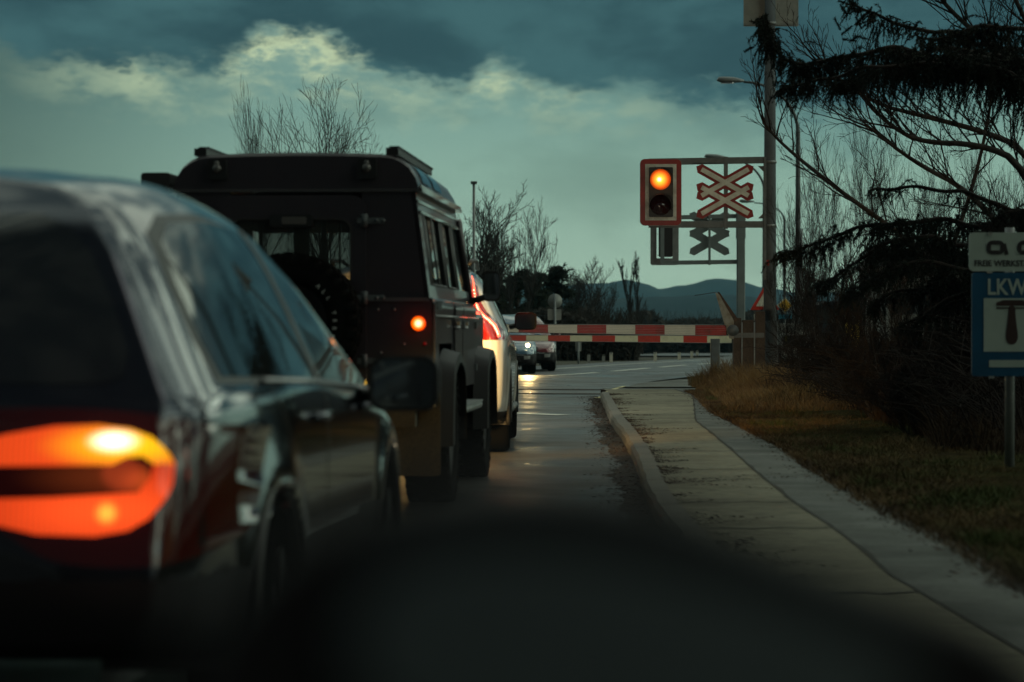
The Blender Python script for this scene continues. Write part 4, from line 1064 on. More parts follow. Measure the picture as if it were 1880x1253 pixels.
# ------------------------------------------------------------------ photographer's own car (mirror at the bottom of the frame)
OWN = dict(HATCH)
OWN.update(L=4.0, top=[(0, 1.40), (.6, 1.44), (1.6, 1.44), (1.9, 1.40), (2.3, 1.2), (2.75, .92), (2.95, .84), (3.3, .80), (3.7, .72), (4.0, .58)],
           belt=[(0, .93), (1.8, .90), (2.8, .82), (3.2, .76), (4.0, .54)], zb=[(0, .34), (.5, .24), (1, .2), (3.4, .2), (4.0, .26)],
           plan=[(0, .86), (.06, .915), (.18, .96), (.45, .99), (.9, 1), (2.8, 1), (3.4, .985), (3.75, .92), (3.95, .80), (4.0, .74)], arches=[(.80, .32, .36, .018), (3.13, .32, .36, .018)])
oc = empty('own_car', (-1.22, -2.35, 0), yaw(1250), 'dark mirror and bodywork of the nearest car, blurred across the bottom', 'car')
SWo = [('side_window', [(.78, .955), (.86, 1.12), (1.02, 1.26), (1.30, 1.33), (1.66, 1.34), (1.66, .935)]), ('side_window', [(1.76, .93), (1.76, 1.33), (1.95, 1.30), (2.25, 1.12), (2.6, .90)])]
OWN['wheels'] = (.80, 3.13)
car_body(OWN, oc, M['trim'], glazing([(.66, .92), (.58, 1.22), (.54, 1.28)], RW, SWo) + [('tail_lamp', M['lens_red'], 'rear', [(.5, .9), (.84, .86), (.84, .65), (.5, .65)], .004)], .5)
for wx in (.80, -.80):
    for wy in (.80, 3.13): wheel(oc, wx, wy, .32, .2, 1 if wx > 0 else -1)
inv_y = yaw(1250)
def own_local(p):
    v = Vector(p) - Vector(oc.location); c_, s_ = math.cos(-inv_y), math.sin(-inv_y); return (v.x * c_ - v.y * s_, v.x * s_ + v.y * c_, v.z)
mc = own_local((.03, .65, .98))
em = empty('door_mirror', mc, 0); em.parent = oc
_s = F / .62
def mp(x_, y_): return ((x_ - HX) / _s - .03, CH - (y_ - HY) / _s - .98)
prof = [mp(*p) for p in ((290, 1330), (330, 1190), (420, 1060), (540, 960), (700, 893), (900, 862), (1110, 864), (1290, 905), (1480, 985), (1680, 1065), (1900, 1140), (2010, 1280), (1950, 1480), (1200, 1540), (560, 1500))][::-1]
prof = [p for p in prof]
prof = ch2(prof, 1)
q = MB(); n = len(prof); vs = []
for y, sc in ((-.03, .97), (-.02, 1.0), (.0, .99), (.035, .88), (.06, .5)): vs += [(a * sc, y, b * sc) for a, b in prof]
q.add(vs, [(r_ * n + i, r_ * n + (i + 1) % n, (r_ + 1) * n + (i + 1) % n, (r_ + 1) * n + i) for r_ in range(4) for i in range(n)] + [tuple(range(4 * n, 5 * n))], 0, True)
inn = ch2([mp(*p) for p in ((680, 1090), (760, 1010), (960, 985), (1180, 1010), (1420, 1080), (1640, 1170), (1700, 1290), (1500, 1380), (800, 1370), (660, 1240))][::-1], 1); prof0 = prof; q.prism([(a * .97, b * .97) for a, b in prof], (0, -.028, 0), .004)
q.build('shell', M['near_black'], em)
q = MB(); q.prism(inn, (0, -.036, 0), .004); q.build('mirror_glass', mat('own_mirror_glass', (.26, .30, .32), .3, metal=1), em)
q = MB(); q.tube([(-.07, .02, -.04), (-.19, .03, -.06)], [.03, .04], 10); q.build('arm', M['black'], em)

# ------------------------------------------------------------------ crossing signals
def signal(Y, polex, polew, zt_px, zb_px, facing, label, lab2):
    """returns root at the pole base"""
    s = F / Y
    base = Vector(((polex - HX) / s, Y, 0)); r = empty('crossing_signal', base, 0, label, 'railway signal', 'warning signals at the railway crossing')
    return r, s
def rel(px_, py_, polex, s): return ((px_ - polex) / s, CH - (py_ - HY) / s)
Yn = 45.0; r, s = signal(Yn, 1413.5, 20, 0, 0, 1, 'near crossing signal with a glowing amber lamp and a red and white double cross', '')
q = MB(); q.tube([(0, 0, -.3), (0, 0, 3.0), (0, 0, CH + (HY + 60) / s)], [.118, .108, .09], 20); q.build('pole', M['concrete_pole'], r)
q = MB(); q.rbox((0, 0, rel(0, 600, 0, s)[1] - .4), (.27, .27, 1.0), .03, 3, 'Z'); q.build('pole_sleeve', M['concrete_pole'], r)
def bar(x0, y0, x1, y1, h, yo=-.10, d=.06, mm='galv_dark', nm='cross_arm', bev=.004):
    a = rel(x0, y0, 1413.5, s); b = rel(x1, y1, 1413.5, s); q = MB()
    L_ = math.hypot(b[0] - a[0], b[1] - a[1]); an = math.atan2(b[1] - a[1], b[0] - a[0])
    q.box(((a[0] + b[0]) / 2, yo, (a[1] + b[1]) / 2), (L_, d, h), M=Matrix.Rotation(-an, 4, 'Y')); return q.build(nm, M[mm], r, bevel=bev)
bar(1190, 298.5, 1404, 295, .115); bar(1190, 413, 1404, 413, .115); bar(1270, 301, 1330, 301, .02); bar(1331.5, 289, 1331.5, 421, .07, -.11)
bar(1403, 290, 1403, 515, .05, -.12, .05); 
q = MB()
for (x, y, sg) in ((1403, 306, -1), (1403, 402, 1)):
    a = rel(x, y, 1413.5, s); q.add([(a[0], -.08, a[1]), (a[0] - .12, -.08, a[1] + sg * -.0), (a[0], -.08, a[1] - .12 * (1 if sg < 0 else -1)), (a[0], -.12, a[1]), (a[0] - .12, -.12, a[1]), (a[0], -.12, a[1] - .12 * (1 if sg < 0 else -1))], [(0, 1, 2), (3, 5, 4), (0, 3, 4, 1), (1, 4, 5, 2), (0, 2, 5, 3)])
q.build('gusset', M['galv_dark'], r)
for z_, nm in ((rel(0, 415, 0, s)[1], 'clamp'), (rel(0, 298, 0, s)[1], 'clamp')):
    q = MB(); q.cyl((0, 0, z_), .118, .05, 'Z', 20); q.build('clamp', M['galv'], r)
q = MB(); a = rel(1408, 483, 1413.5, s); q.box((a[0], -.105, a[1]), (.06, .012, .10)); q.build('number_tag', M['red'], r)
# signal board
a = rel(1212, 354.5, 1413.5, s); w, h = 76 / s, 122 / s
hd = empty('signal_board', (a[0], -.17, a[1])); hd.parent = r
q = MB(); q.rbox((0, .005, 0), (w, .02, h), .085, 6); q.build('edge', M['galv'], hd)
q = MB(); q.rbox((0, -.008, 0), (w * .985, .012, h * .99), .08, 6); q.build('red_field', M['red'], hd)
q = MB(); q.box((0, -.019, 0), (57 / s, .012, 103 / s)); q.build('white_field', mat('board_white', (.56, .56, .50), .5, noise_=(7, (.32, .32, .28), .4, .7)), hd)
q = MB(); q.rbox((0, -.045, 0), (44 / s, .06, 91 / s), .02, 3); q.build('lamp_housing', M['black'], hd)
for zc, lit in ((23 / s, True), (-24 / s, False)):
    q = MB(); q.cyl((-.01, -.078, zc), 19 / s, .02, 'Y', 32)
    if lit: q.build('lit_lens', lamp_mat('signal_amber', [((-.03, -.08, zc), (.055, .1, .055), (1, .9, .5), 3), ((-.02, -.08, zc), (.16, .3, .16), (1, .42, .03), 2.0), ((-.01, -.08, zc), (.24, .4, .24), (1, .12, .01), 2.4)], ribs=38, base=(.3, .05, .01)), hd)
    else: q.build('dark_lens', mat('dark_red_lens', (.03, .006, .006), .12, coat=1), hd)
    v = MB(); A = []; Bq = []
    for k in range(17):
        t = R(-25 + 230 * k / 16); rr_ = 20.5 / s; ca, sa = math.cos(t), math.sin(t)
        A.append(Vector((-.01 + ca * rr_, -.07, zc + sa * rr_))); Bq.append(Vector((-.01 + ca * rr_, -.11 - .15 * max(0, math.sin(t) + .3), zc + sa * rr_ - .02)))
    v.sheet(A, Bq, 0, True); v.sheet([p * 1.0 + Vector((0, 0, .006)) for p in Bq], [p + Vector((0, 0, .006)) for p in A], 0, True); v.build('visor', M['black'], hd)
lightobj('signal_light', 'POINT', (-.01, -.22, 23 / s), 1.5, (1, .3, .05), hd, shadow_soft_size=.08)
for x in (-25.5, 25.5): 
    q = MB(); q.box((x / s, -.03, -1 / s), (.05, .01, .008)); q.box((x / s * .93, -.03, 45 / s * (1 if x < 0 else -1)), (.04, .01, .008)); q.build('bracket_pin', M['steel'], hd)
def cross(r, s, polex, x0, x1, y0, y1, off, matR, matW, yo, th, solid=False, gap=None):
    """double St Andrew's cross: two X shapes, lower one overlapping"""
    o = []
    cx = (x0 + x1) / 2; 
    def arm(xa, ya, xb, yb, wd, mm, yo_, nm, tip):
        a = rel(xa, ya, polex, s); b = rel(xb, yb, polex, s)
        L_ = math.hypot(b[0] - a[0], b[1] - a[1]); an = math.atan2(b[1] - a[1], b[0] - a[0])
        w2 = wd / 2; l2 = L_ / 2
        pts = [(-l2, 0), (-l2 + tip, w2), (l2 - tip, w2), (l2, 0), (l2 - tip, -w2), (-l2 + tip, -w2)] if tip else [(-l2, w2), (l2, w2), (l2, -w2), (-l2, -w2)]
        return pts, ((a[0] + b[0]) / 2, yo_, (a[1] + b[1]) / 2), Matrix.Rotation(-an, 4, 'Y')
    for k, dy in enumerate((0, off)):
        for j, (xa, ya, xb, yb) in enumerate(((x0, y0 + dy, x1, y1 + dy), (x0, y1 + dy, x1, y0 + dy))):
            if k == 1 and False: continue
            q = MB(); yy = yo - .012 * k - .005 * j
            p_, c_, m_ = arm(xa, ya, xb, yb, th, matR, yy, 'cross_board', th * .35); q.prism(p_, c_, .003, M=m_)
            if not solid:
                dx, dy2 = (xb - xa), (yb - ya); f = .085
                p2, c2, m2 = arm(xa + dx * f, ya + dy2 * f, xb - dx * f, yb - dy2 * f, th * .50, matW, yy - .0035 * 1, 'x', 0); q.prism(p2, (c2[0], c2[1], c2[2]), .0032, M=m2, mi=1)
            o.append(q.build('cross_board', [matR, matW], r))
    return o
# red layers first, white centre lines proud of them
def cross_board(r, s, polex, x0, x1, ya, yb, off, th, yo, matR, matW=None):
    def arm(q, xa, y_a, xb, y_b, wd, yy, mi, tip, f=0):
        a = rel(xa + (xb - xa) * f, y_a + (y_b - y_a) * f, polex, s); b = rel(xb - (xb - xa) * f, y_b - (y_b - y_a) * f, polex, s)
        L_ = math.hypot(b[0] - a[0], b[1] - a[1]); an = math.atan2(b[1] - a[1], b[0] - a[0]); w2 = wd / 2; l2 = L_ / 2
        pts = [(-l2, 0), (-l2 + tip, w2), (l2 - tip, w2), (l2, 0), (l2 - tip, -w2), (-l2 + tip, -w2)] if tip else [(-l2, w2), (l2, w2), (l2, -w2), (-l2, -w2)]
        q.prism(pts, ((a[0] + b[0]) / 2, yy, (a[1] + b[1]) / 2), .003, M=Matrix.Rotation(-an, 4, 'Y'), mi=mi)
    for k in (0, 1):
        q = MB(); y0, y1 = ya + off * k, yb + off * k
        for j, (a_, b_) in enumerate(((y0, y1), (y1, y0))):
            arm(q, x0, a_, x1, b_, th, yo - .004 * j - .009 * k, 0, th * .42)
            if matW: arm(q, x0, a_, x1, b_, th * .46, yo - .024 - .004 * j - .009 * k, 1, 0, .09)
        q.build('cross_board', [matR, matW] if matW else [matR], r)
cross_board(r, s, 1413.5, 1277, 1382, 307, 366, 33, .175, -.155, M['red'], mat('cross_white', (.60, .60, .53), .5, noise_=(7, (.36, .35, .3), .4, .7)))
# plates high on the pole, seen from the back
for cx_, w_ in ((1386, 40), (1445, 44)):
    a = rel(cx_, -5, 1413.5, s); q = MB(); q.rbox((a[0], .13, a[1]), (w_ / s, .012, 105 / s), .01, 2); q.build('back_plate', M['sign_back'], r)
q = MB(); a = rel(0, 44, 0, s); q.cyl((0, 0, a[1]), .115, .05, 'Z', 20); q.box((0, .115, a[1]), (.9, .02, .03)); q.build('plate_bracket', M['galv'], r)

# far signal, seen from behind
Yf = 66.0; sf = F / Yf
r2 = empty('crossing_signal', (( 1360 - HX) / sf, Yf, 0), 0, 'far crossing signal facing away, all bare grey metal seen from behind', 'railway signal', 'warning signals at the railway crossing')
q = MB(); q.rbox((0, 0, CH / 2 + 1.4), (15 / sf, .2, 2 * (1.4 + CH / 2) + .3), .03, 3, 'Z'); q.build('pole', M['far_steel'], r2)
def bar2(x0, y0, x1, y1, h, yo=.05, d=.06, nm='cross_arm'):
    a = rel(x0, y0, 1360, sf); b = rel(x1, y1, 1360, sf); L_ = math.hypot(b[0] - a[0], b[1] - a[1]); an = math.atan2(b[1] - a[1], b[0] - a[0]); q = MB()
    q.box(((a[0] + b[0]) / 2, yo, (a[1] + b[1]) / 2), (L_, d, h), M=Matrix.Rotation(-an, 4, 'Y')); return q.build(nm, M['far_steel'], r2, bevel=.004)
bar2(1215, 400, 1354, 397, .11); bar2(1215, 483, 1354, 481, .11); bar2(1302.5, 393, 1302.5, 487, .06, .0)
zt = rel(0, 392, 0, sf)[1]
q = MB(); q.rbox((0, 0, zt - .3), (17 / sf, .22, .7), .03, 3, 'Z'); q.build('pole_head', M['far_steel'], r2)
h2 = empty('signal_board', (rel(1220.5, 430, 1360, sf)[0], .12, rel(0, 430, 1360, sf)[1])); h2.parent = r2
w, h = 52 / sf, 114 / sf
q = MB(); fo = [(a, b) for a, b in rrect(w, h, .06, 5)]; fi = [(a, b) for a, b in rrect(w * .56, h * .78, .01, 5)]; frame_prism(q, fo, fi, (0, 0, 0), .02); q.build('back_plate', M['galv'], h2)
q = MB(); q.rbox((.02, -.10, 0), (w * .48, .2, h * .74), .04, 4); q.build('lamp_housing', M['black'], h2)
q = MB(); q.box((-.07, -.22, 0), (.10, .05, h * .98)); q.build('mast_bar', M['far_steel'], h2)
q = MB()
for z in (-.3, 0, .3): q.box((-.17, -.02, z * h * 1.15), (.05, .01, .012)); q.box((.18, -.02, z * h * 1.15), (.05, .01, .012))
q.build('bracket_pin', M['steel'], h2)
cross_board(r2, sf, 1360, 1266, 1340, 392, 434, 32, .21, .10, M['far_steel'])

# ------------------------------------------------------------------ barriers
def barrier(Y, polex, segs, y_l, y_r, th_l, th_r, mats2, label, first_red, zpost, name='barrier'):
    s = F / Y; r = empty('crossing_barrier', ((polex - HX) / s, Y, 0), 0, label, 'barrier', 'barriers lowered across the road')
    for k, (xa, xb) in enumerate(zip(segs, segs[1:])):
        def at(x, e): 
            t = (x - segs[0]) / (segs[-1] - segs[0]); yc = y_l + (y_r - y_l) * t; th = th_l + (th_r - th_l) * t
            return (x - polex) / s, CH - (yc - HY) / s, th / s
        (x0, z0, t0), (x1, z1, t1) = at(xa, 0), at(xb, 0); d = .035
        q = MB(); g_ = .0006 * (k % 2)
        q.add([(x0, -d, z0 - t0 / 2), (x1, -d, z1 - t1 / 2), (x1, -d, z1 + t1 / 2), (x0, -d, z0 + t0 / 2), (x0, d, z0 - t0 / 2), (x1, d, z1 - t1 / 2), (x1, d, z1 + t1 / 2), (x0, d, z0 + t0 / 2)],
              [(0, 1, 2, 3), (5, 4, 7, 6), (3, 2, 6, 7), (1, 0, 4, 5), (0, 3, 7, 4), (2, 1, 5, 6)])
        q.build('boom_band', mats2[(k + first_red) % 2], r)
    x0 = (segs[0] - polex) / s; x1 = (segs[-1] - polex) / s
    def zz(t, up): return CH - ((y_l + (y_r - y_l) * t) - HY) / s + up * (th_l + (th_r - th_l) * t) / s / 2
    q = MB()
    for up in (1, -1): q.tube([(x0, -.037, zz(0, up * .98)), (x1, -.037, zz(1, up * .98))], .006, 4)
    if zpost:
        for i in range(1, 6): f = -1 + 2 * i / 6; q.tube([(x0, -.0365, zz(0, f)), (x1, -.0365, zz(1, f))], .0022, 3)
    q.build('boom_edge', M['galv'], r)
    return r, s
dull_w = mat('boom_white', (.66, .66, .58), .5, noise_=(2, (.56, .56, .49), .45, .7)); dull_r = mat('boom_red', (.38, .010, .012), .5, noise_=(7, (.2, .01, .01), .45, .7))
segs = [900, 952, 1006, 1059.5, 1113, 1166, 1220, 1276, 1333]
br, s = barrier(44.0, 1376, segs, 603, 607, 14.6, 20, [dull_r, dull_w], 'near red and white barrier boom with timber posts and a grey counterweight arm', 1, True)
# counterweight fin, straps and timbers
def rr(x, y): return ((x - 1376) / s, CH - (y - HY) / s)
fin = [rr(*p) for p in ((1313, 537), (1320, 541), (1347, 589), (1347, 623), (1339, 622), (1330, 596))]
q = MB(); cx = sum(p[0] for p in fin) / 6; q.prism([(p[0], p[1]) for p in fin][::-1], (0, -.02, 0), .03); q.build('counterweight_arm', mat('fin_steel', (.26, .27, .24), .6, metal=.2, noise_=(9, (.16, .13, .09), .45, .7)), br)
e2 = [rr(*p) for p in ((1317, 536), (1321, 537), (1356, 588), (1347, 592))]
q = MB(); q.prism(e2[::-1], (0, .02, 0), .05); q.build('counterweight_edge', M['rust'], br)
for x0, x1, y0, y1 in ((1346.5, 1361, 584, 712), (1363, 1384, 588, 718), (1387, 1405, 572, 722)):
    a, b = rr(x0, y0), rr(x1, y1); q = MB(); q.box(((a[0] + b[0]) / 2, .08, (a[1] + b[1]) / 2 - .1), (b[0] - a[0], .16, a[1] - b[1] + .2)); q.build('timber_post', M['wood'], br, bevel=.008)
q = MB()
for x in (1362, 1385): a, b = rr(x, 592), rr(x, 716); q.tube([(a[0], -.01, a[1]), (b[0], -.01, b[1])], .014, 6)
q.build('steel_strip', M['galv'], br)
q = MB(); q.rbox((rr(1375, 615)[0], -.012, rr(0, 616)[1]), (56 / s, .02, 9 / s), .01, 2); q.build('strap', M['galv_dark'], br); q = MB(); q.rbox((rr(1375, 0)[0], -.012, rr(0, 683)[1]), (58 / s, .02, 8 / s), .01, 2); q.box((rr(1391, 0)[0], -.03, rr(0, 680)[1]), (14 / s, .03, 14 / s)); q.build('strap', M['galv_dark'], br)
q = MB(); q.cyl((rr(1345, 0)[0], -.05, rr(0, 607)[1]), .10, .05, 'Y', 20); q.build('pivot', M['galv_dark'], br)
q = MB(); q.tube([(rr(1314, 537)[0], -.02, rr(0, 537)[1]), (rr(1275, 545)[0], -.02, rr(0, 543)[1])], .006, 5); q.build('cable', M['black'], br)
segs2 = [880, 922, 966, 1006, 1046.5, 1087, 1129, 1171, 1212, 1254.5, 1298, 1343]
b2, s2 = barrier(57.0, 1360, segs2, 620.5, 623.5, 10.6, 14.0, [M['white_bright'], M['red_bright']], 'far brightly lit red and white barrier boom, lower than the near one', 0, False)  # brighter colours than the near boom, standing in for headlight thrown back
q = MB(); q.box((0, .1, .5), (.3, .3, 1.0)); q.cyl((-.1, -.06, .82), .09, .08, 'Y', 18); q.build('drive_housing', M['galv_dark'], b2, bevel=.02)
q = MB(); q.box((.5, 0, .76), (.5, .08, .3)); q.build('counterweight', M['galv_dark'], b2, bevel=.02)
sr = F / 55.; bs = empty('boom_rest', ((1313 - HX) / sr, 55, 0), 0, 'grey upright post with a pale foot just beneath the far boom', 'post')
q = MB(); q.rbox((0, 0, .53), (17 / sr, .12, .76), .02, 2, 'Z'); q.build('post', M['galv_dark'], bs)
q = MB(); q.rbox((0, 0, .07), (17 / sr, .16, .2), .02, 2, 'Z'); q.build('foot', M['concrete_path'], bs)

# ------------------------------------------------------------------ street lamps, masts, small signs
def street_lamp(headx, heady, polex, Y, label, hw=48, arch=80):
    s = F / Y; r = empty('street_lamp', ((polex - HX) / s, Y, gnd(0, Y)), 0, label, 'street lamp', 'street lamps along the road')
    z = lambda y: CH - (y - HY) / s - gnd(0, Y); x = lambda p: (p - polex) / s
    q = MB(); H = z(heady + arch * 1.6)
    pts = [(0, 0, -.2), (0, 0, H * .5), (0, 0, H)]
    hx = x(headx + hw * .48)
    for k in range(1, 10):
        t = k / 9 * PI / 2; pts.append((hx * (1 - math.cos(t)) * .999, 0, H + (z(heady + 3) - H) * math.sin(t) ** 1.0))
    rad = [.11, .09, .07] + [.055 - .02 * k / 9 for k in range(9)]
    q.tube(pts, rad, 10); q.build('pole', M['galv_dark'], r)
    q = MB(); w = hw / s; zc = z(heady)
    sec = [(-.5, .2, .0), (-.44, .75, .02), (-.25, 1, .0), (.1, .95, -.01), (.35, .6, -.02), (.5, .35, -.03)]
    vs = []
    for t, k, dz in sec:
        for j in range(10):
            a = 2 * PI * j / 10; vs.append((x(headx) + t * w, math.cos(a) * .17 * k, zc + dz * w + (math.sin(a) * .12 * k if math.sin(a) > 0 else math.sin(a) * .085 * k)))
    n = 10; q.add(vs, [(i * n + j, i * n + (j + 1) % n, (i + 1) * n + (j + 1) % n, (i + 1) * n + j) for i in range(5) for j in range(n)] + [tuple(range(10)), tuple(range(50, 60))], 0, True)
    q.build('lamp_head', M['galv'], r)
    q = MB(); q.rbox((x(headx) - w * .12, 0, zc - .085), (w * .5, .2, .03), .06, 3, 'Z'); q.build('lamp_glass', M['lens_clear'], r)
    return r
street_lamp(1341, 148, 1465, 81, 'tallest street lamp, its head left of the signal pole', 50, 60)
street_lamp(1312, 288, 1403, 114, 'street lamp whose head peeks over the top arm of the near signal', 38, 40)
street_lamp(1371, 370, 1440, 155, 'smallest street lamp, seen between the crosses and the signal pole', 28, 22)
def mast(px_, ytop, Y, rad, label, cap=False):
    s = F / Y; r = empty('mast', ((px_ - HX) / s, Y, gnd(0, Y)), 0, label, 'mast')
    q = MB(); H = CH - (ytop - HY) / s - gnd(0, Y); q.tube([(0, 0, -.2), (0, 0, H)], [rad * 1.3, rad], 8); q.build('pole', M['galv'], r)
    if cap: q = MB(); q.rbox((0, 0, H), (.24, .2, .10), .03, 2); q.build('cap', M['galv_dark'], r)
mast(870, 336, 95, .05, 'thin grey mast with a small cap rising beside the bare trees', True)
mast(1472, 420, 120, .05, 'thin grey mast close beside the tall street lamp pole')
# round sign seen from the back
def post_sign(px_, Y, ytop, ybot, label, build):
    s = F / Y; r = empty('road_sign', ((px_ - HX) / s, Y, gnd(0, Y)), 0, label, 'road sign'); z = lambda y: CH - (y - HY) / s - gnd(0, Y)
    q = MB(); q.tube([(0, 0, -.2), (0, 0, z(ytop))], .035, 8); q.build('post', M['galv'], r); build(r, s, z); return r
def b_round(r, s, z):
    q = MB(); q.cyl((0, .05, z(553)), 13.3 / s, .015, 'Y', 28); q.build('round_plate', M['sign_back'], r)
    q = MB(); q.rbox((-1 / s, .05, z(578)), (25 / s, .015, 20 / s), .02, 2); q.build('lower_plate', M['sign_back'], r)
post_sign(1019, 74, 540, 0, 'back of a round traffic sign over a square plate above the booms', b_round)
def b_small(r, s, z):
    q = MB(); q.rbox((0, .04, z(636)), (11 / s, .02, 19 / s), .03, 2); q.build('plate', M['sign_back'], r)
post_sign(1062, 84, 627, 0, 'small upright grey plate on a post seen under the booms', b_small)
def tri_pts(s, h): return [(0, h * .62), (-h * .58, -h * .38), (h * .58, -h * .38)]
def b_tri(r, s, z):
    h = 46 / s; q = MB(); q.prism(tri_pts(s, h), (0, -.05, z(552)), .012); q.build('red_border', M['red_bright'], r)
    q = MB(); q.prism([(a * .62, b * .62) for a, b in tri_pts(s, h)], (0, -.06, z(552)), .012); q.build('white_field', M['white'], r)
    q = MB(); q.rbox((-10 / s, -.05, z(583)), (20 / s, .012, 13 / s), .02, 2); q.build('lower_plate', M['white'], r)
    q = MB()
    for k in range(3): q.box(((-16 + k * 5) / s, -.06, z(584)), (2.5 / s, .01, 6 / s))
    q.build('plate_text', M['ink'], r)
post_sign(1404, 62, 530, 0, 'red bordered warning triangle half hidden behind the signal pole', b_tri)
def b_dia(r, s, z):
    h = 15 / s; q = MB(); q.prism([(0, h), (-h, 0), (0, -h), (h, 0)], (0, -.05, z(561)), .012); q.build('white_border', M['white'], r)
    q = MB(); q.prism([(0, h * .8), (-h * .8, 0), (0, -h * .8), (h * .8, 0)], (0, -.06, z(561)), .012); q.build('yellow_field', M['yellow'], r)
    q = MB(); q.rbox((0, -.05, z(582)), (24 / s, .012, 8 / s), .01, 2); q.build('blue_plate', mat('cyan_plate', (.02, .28, .42), .4), r)
post_sign(1441, 90, 545, 0, 'yellow diamond priority sign over a small blue plate', b_dia)
for i, (px_, Y, ph, lb) in enumerate(((1122, 88, 22, 'white marker post below the barrier booms, nearest the small grey plate'), (1203, 92, 20, 'white marker post left of the distant car'), (1247, 96, 17, 'white marker post right in front of the distant car'), (1270, 108, 13, 'white marker post between the distant car and the grey post'),
        (1280, 116, 9, 'smallest white marker post next to the grey post'), (1081, 90, 16, 'dim marker post in front of the dark hedge'), (1108, 92, 12, 'short dim marker post at the foot of the dark hedge'))):
    s = F / Y; r = empty('marker_post', ((px_ - HX) / s, Y, gnd(0, Y)), 0, lb, 'marker post', 'white marker posts along the verge')
    H = ph / s; q = MB(); q.prism([(-.055, -.04), (.055, -.04), (.055, .03), (0, .05), (-.055, .03)], (0, 0, H * .42), H * .84 + .1, 'Z'); q.build('post', M['white'] if i < 5 else M['sign_back'], r)
    q = MB(); q.prism([(-.056, -.041), (.056, -.041), (.056, .031), (0, .051), (-.056, .031)], (0, 0, H * .93), H * .14, 'Z'); q.build('cap', M['black'], r)
    q = MB(); q.box((0, -.045, H * .8), (.05, .008, H * .14)); q.build('reflector', M['sign_back'], r)

# ------------------------------------------------------------------ blue and white workshop sign at right
Ys_ = 17.7; s = F / Ys_; zg = KH
sg = empty('workshop_sign', ((1857 - HX) / s, Ys_, zg), R(3), 'blue LKW workshop sign under a pale plate on a round metal post', 'sign')
z = lambda y: CH - (y - HY) / s - zg; x = lambda p: (p - 1857) / s
q = MB(); q.cyl((0, .05, z(418) / 2 - .1), .034, z(418) + .2, 'Z', 16); q.build('post', M['galv'], sg)
q = MB(); q.rbox((0, 0, z(463)), (158 / s, .012, 71 / s), .035, 5); tp = q.build('upper_plate', M['plate_pale'], sg)
q = MB(); text_mb(q, 'FREIE WERKSTATT', .058, Matrix.Translation((x(1787), -.008, z(489))) @ Matrix.Rotation(PI / 2, 4, 'X'), .001, 0, 'LEFT', .0012, .93); q.build('lettering', M['ink'], tp)
q = MB()   # rounded double-letter logo: two open loops
def loop(cx, w, h, t, op, stem):
    o_ = ch2(rrect(w, h, h * .42, 4), 0); i_ = [(a * (1 - 2 * t / w), b * (1 - 2 * t / h)) for a, b in o_]
    i_ = [(max(-w / 2 + t, min(w / 2 - t, a)), max(-h / 2 + t, min(h / 2 - t, b))) for a, b in o_]
    n = len(o_); keep = [k for k in range(n) if not (op and o_[k][0] > w * .3 and abs(o_[k][1]) < h * .2)]
    frame_prism(q, o_, i_, (cx, -.009, z(455)), .004)
    if stem: q.box((cx + w / 2 + .006, -.009, z(458)), (.026, .0042, h * .82), ry=R(-14))
loop(x(1827), .125, .098, .030, False, True); loop(x(1884), .125, .098, .030, False, False)
q.build('logo', M['ink'], tp)
q = MB(); q.rbox((0, .001, z(596)), (148 / s, .012, 190 / s), .02, 4); bp = q.build('lower_plate', M['blue_sign'], sg)
q = MB(); text_mb(q, 'LKW', .155, Matrix.Translation((x(1811), -.0075, z(541))) @ Matrix.Rotation(PI / 2, 4, 'X'), .001, 0, 'LEFT', .003, .82); q.build('lettering', M['plate_pale'], bp)
q = MB(); q.box((x(1857), -.0075, z(597)), (104 / s, .004, 98 / s)); q.build('white_panel', M['plate_pale'], bp)
q = MB(); q.box((x(1857), -.0075, z(668)), (84 / s, .004, 13 / s)); q.build('white_bar', M['plate_pale'], bp)
q = MB(); hz = z(597)
q.prism([(-.108, .155), (-.108, .132), (.108, .132), (.108, .155), (.07, .172), (-.06, .172)], (0, -.012, hz), .003)
q.prism([(-.108, .122), (-.108, .112), (.108, .112), (.108, .122)], (0, -.012, hz), .003)
q.prism(ch2([(-.022, .132), (-.024, .09), (-.03, .02), (-.042, -.06), (-.042, -.10), (-.02, -.135), (.02, -.135), (.042, -.10), (.042, -.06), (.03, .02), (.024, .09), (.022, .132)], 1), (0, -.0121, hz), .003)
q.build('hammer_pictogram', M['ink_brown'], bp)
q = MB()
for px_, py_ in ((1816, 430), (1816, 500), (1820, 693)): q.box((x(px_), -.004, z(py_)), (.032, .024, .016))
q.build('clamp', M['sign_back'], sg)

# ------------------------------------------------------------------ background buildings and vehicles
def building(x0, x1, ytop, ybot, Y, label, wins, roofh=.8, mw='wall_pale'):
    s = F / Y; xa, xb = (x0 - HX) / s, (x1 - HX) / s; z0 = gnd(0, Y) - .1; zt = CH - (ytop - HY) / s; w = xb - xa
    r = empty('house', ((xa + xb) / 2, Y, z0), 0, label, 'building'); h = zt - z0
    q = MB(); q.box((0, 5, h / 2), (w, 10, h)); q.build('wall', M[mw], r)
    q = MB(); q.prism([(-w / 2 - .4, 0), (w / 2 + .4, 0), (w / 2 - .6, roofh), (-w / 2 + .6, roofh)], (0, 5, h), 10.8); q.build('roof', M['roof_grey'], r)
    for (u_, v_, ww, wh) in wins:
        q = MB(); q.box((-w / 2 + u_ * w, -.0, v_ * h), (ww + .12, .08, wh + .12)); f_ = q.build('window_frame', M['galv_dark'], r)
        q = MB(); q.box((-w / 2 + u_ * w, -.05, v_ * h), (ww, .02, wh)); q.build('pane', M['glass'], f_)
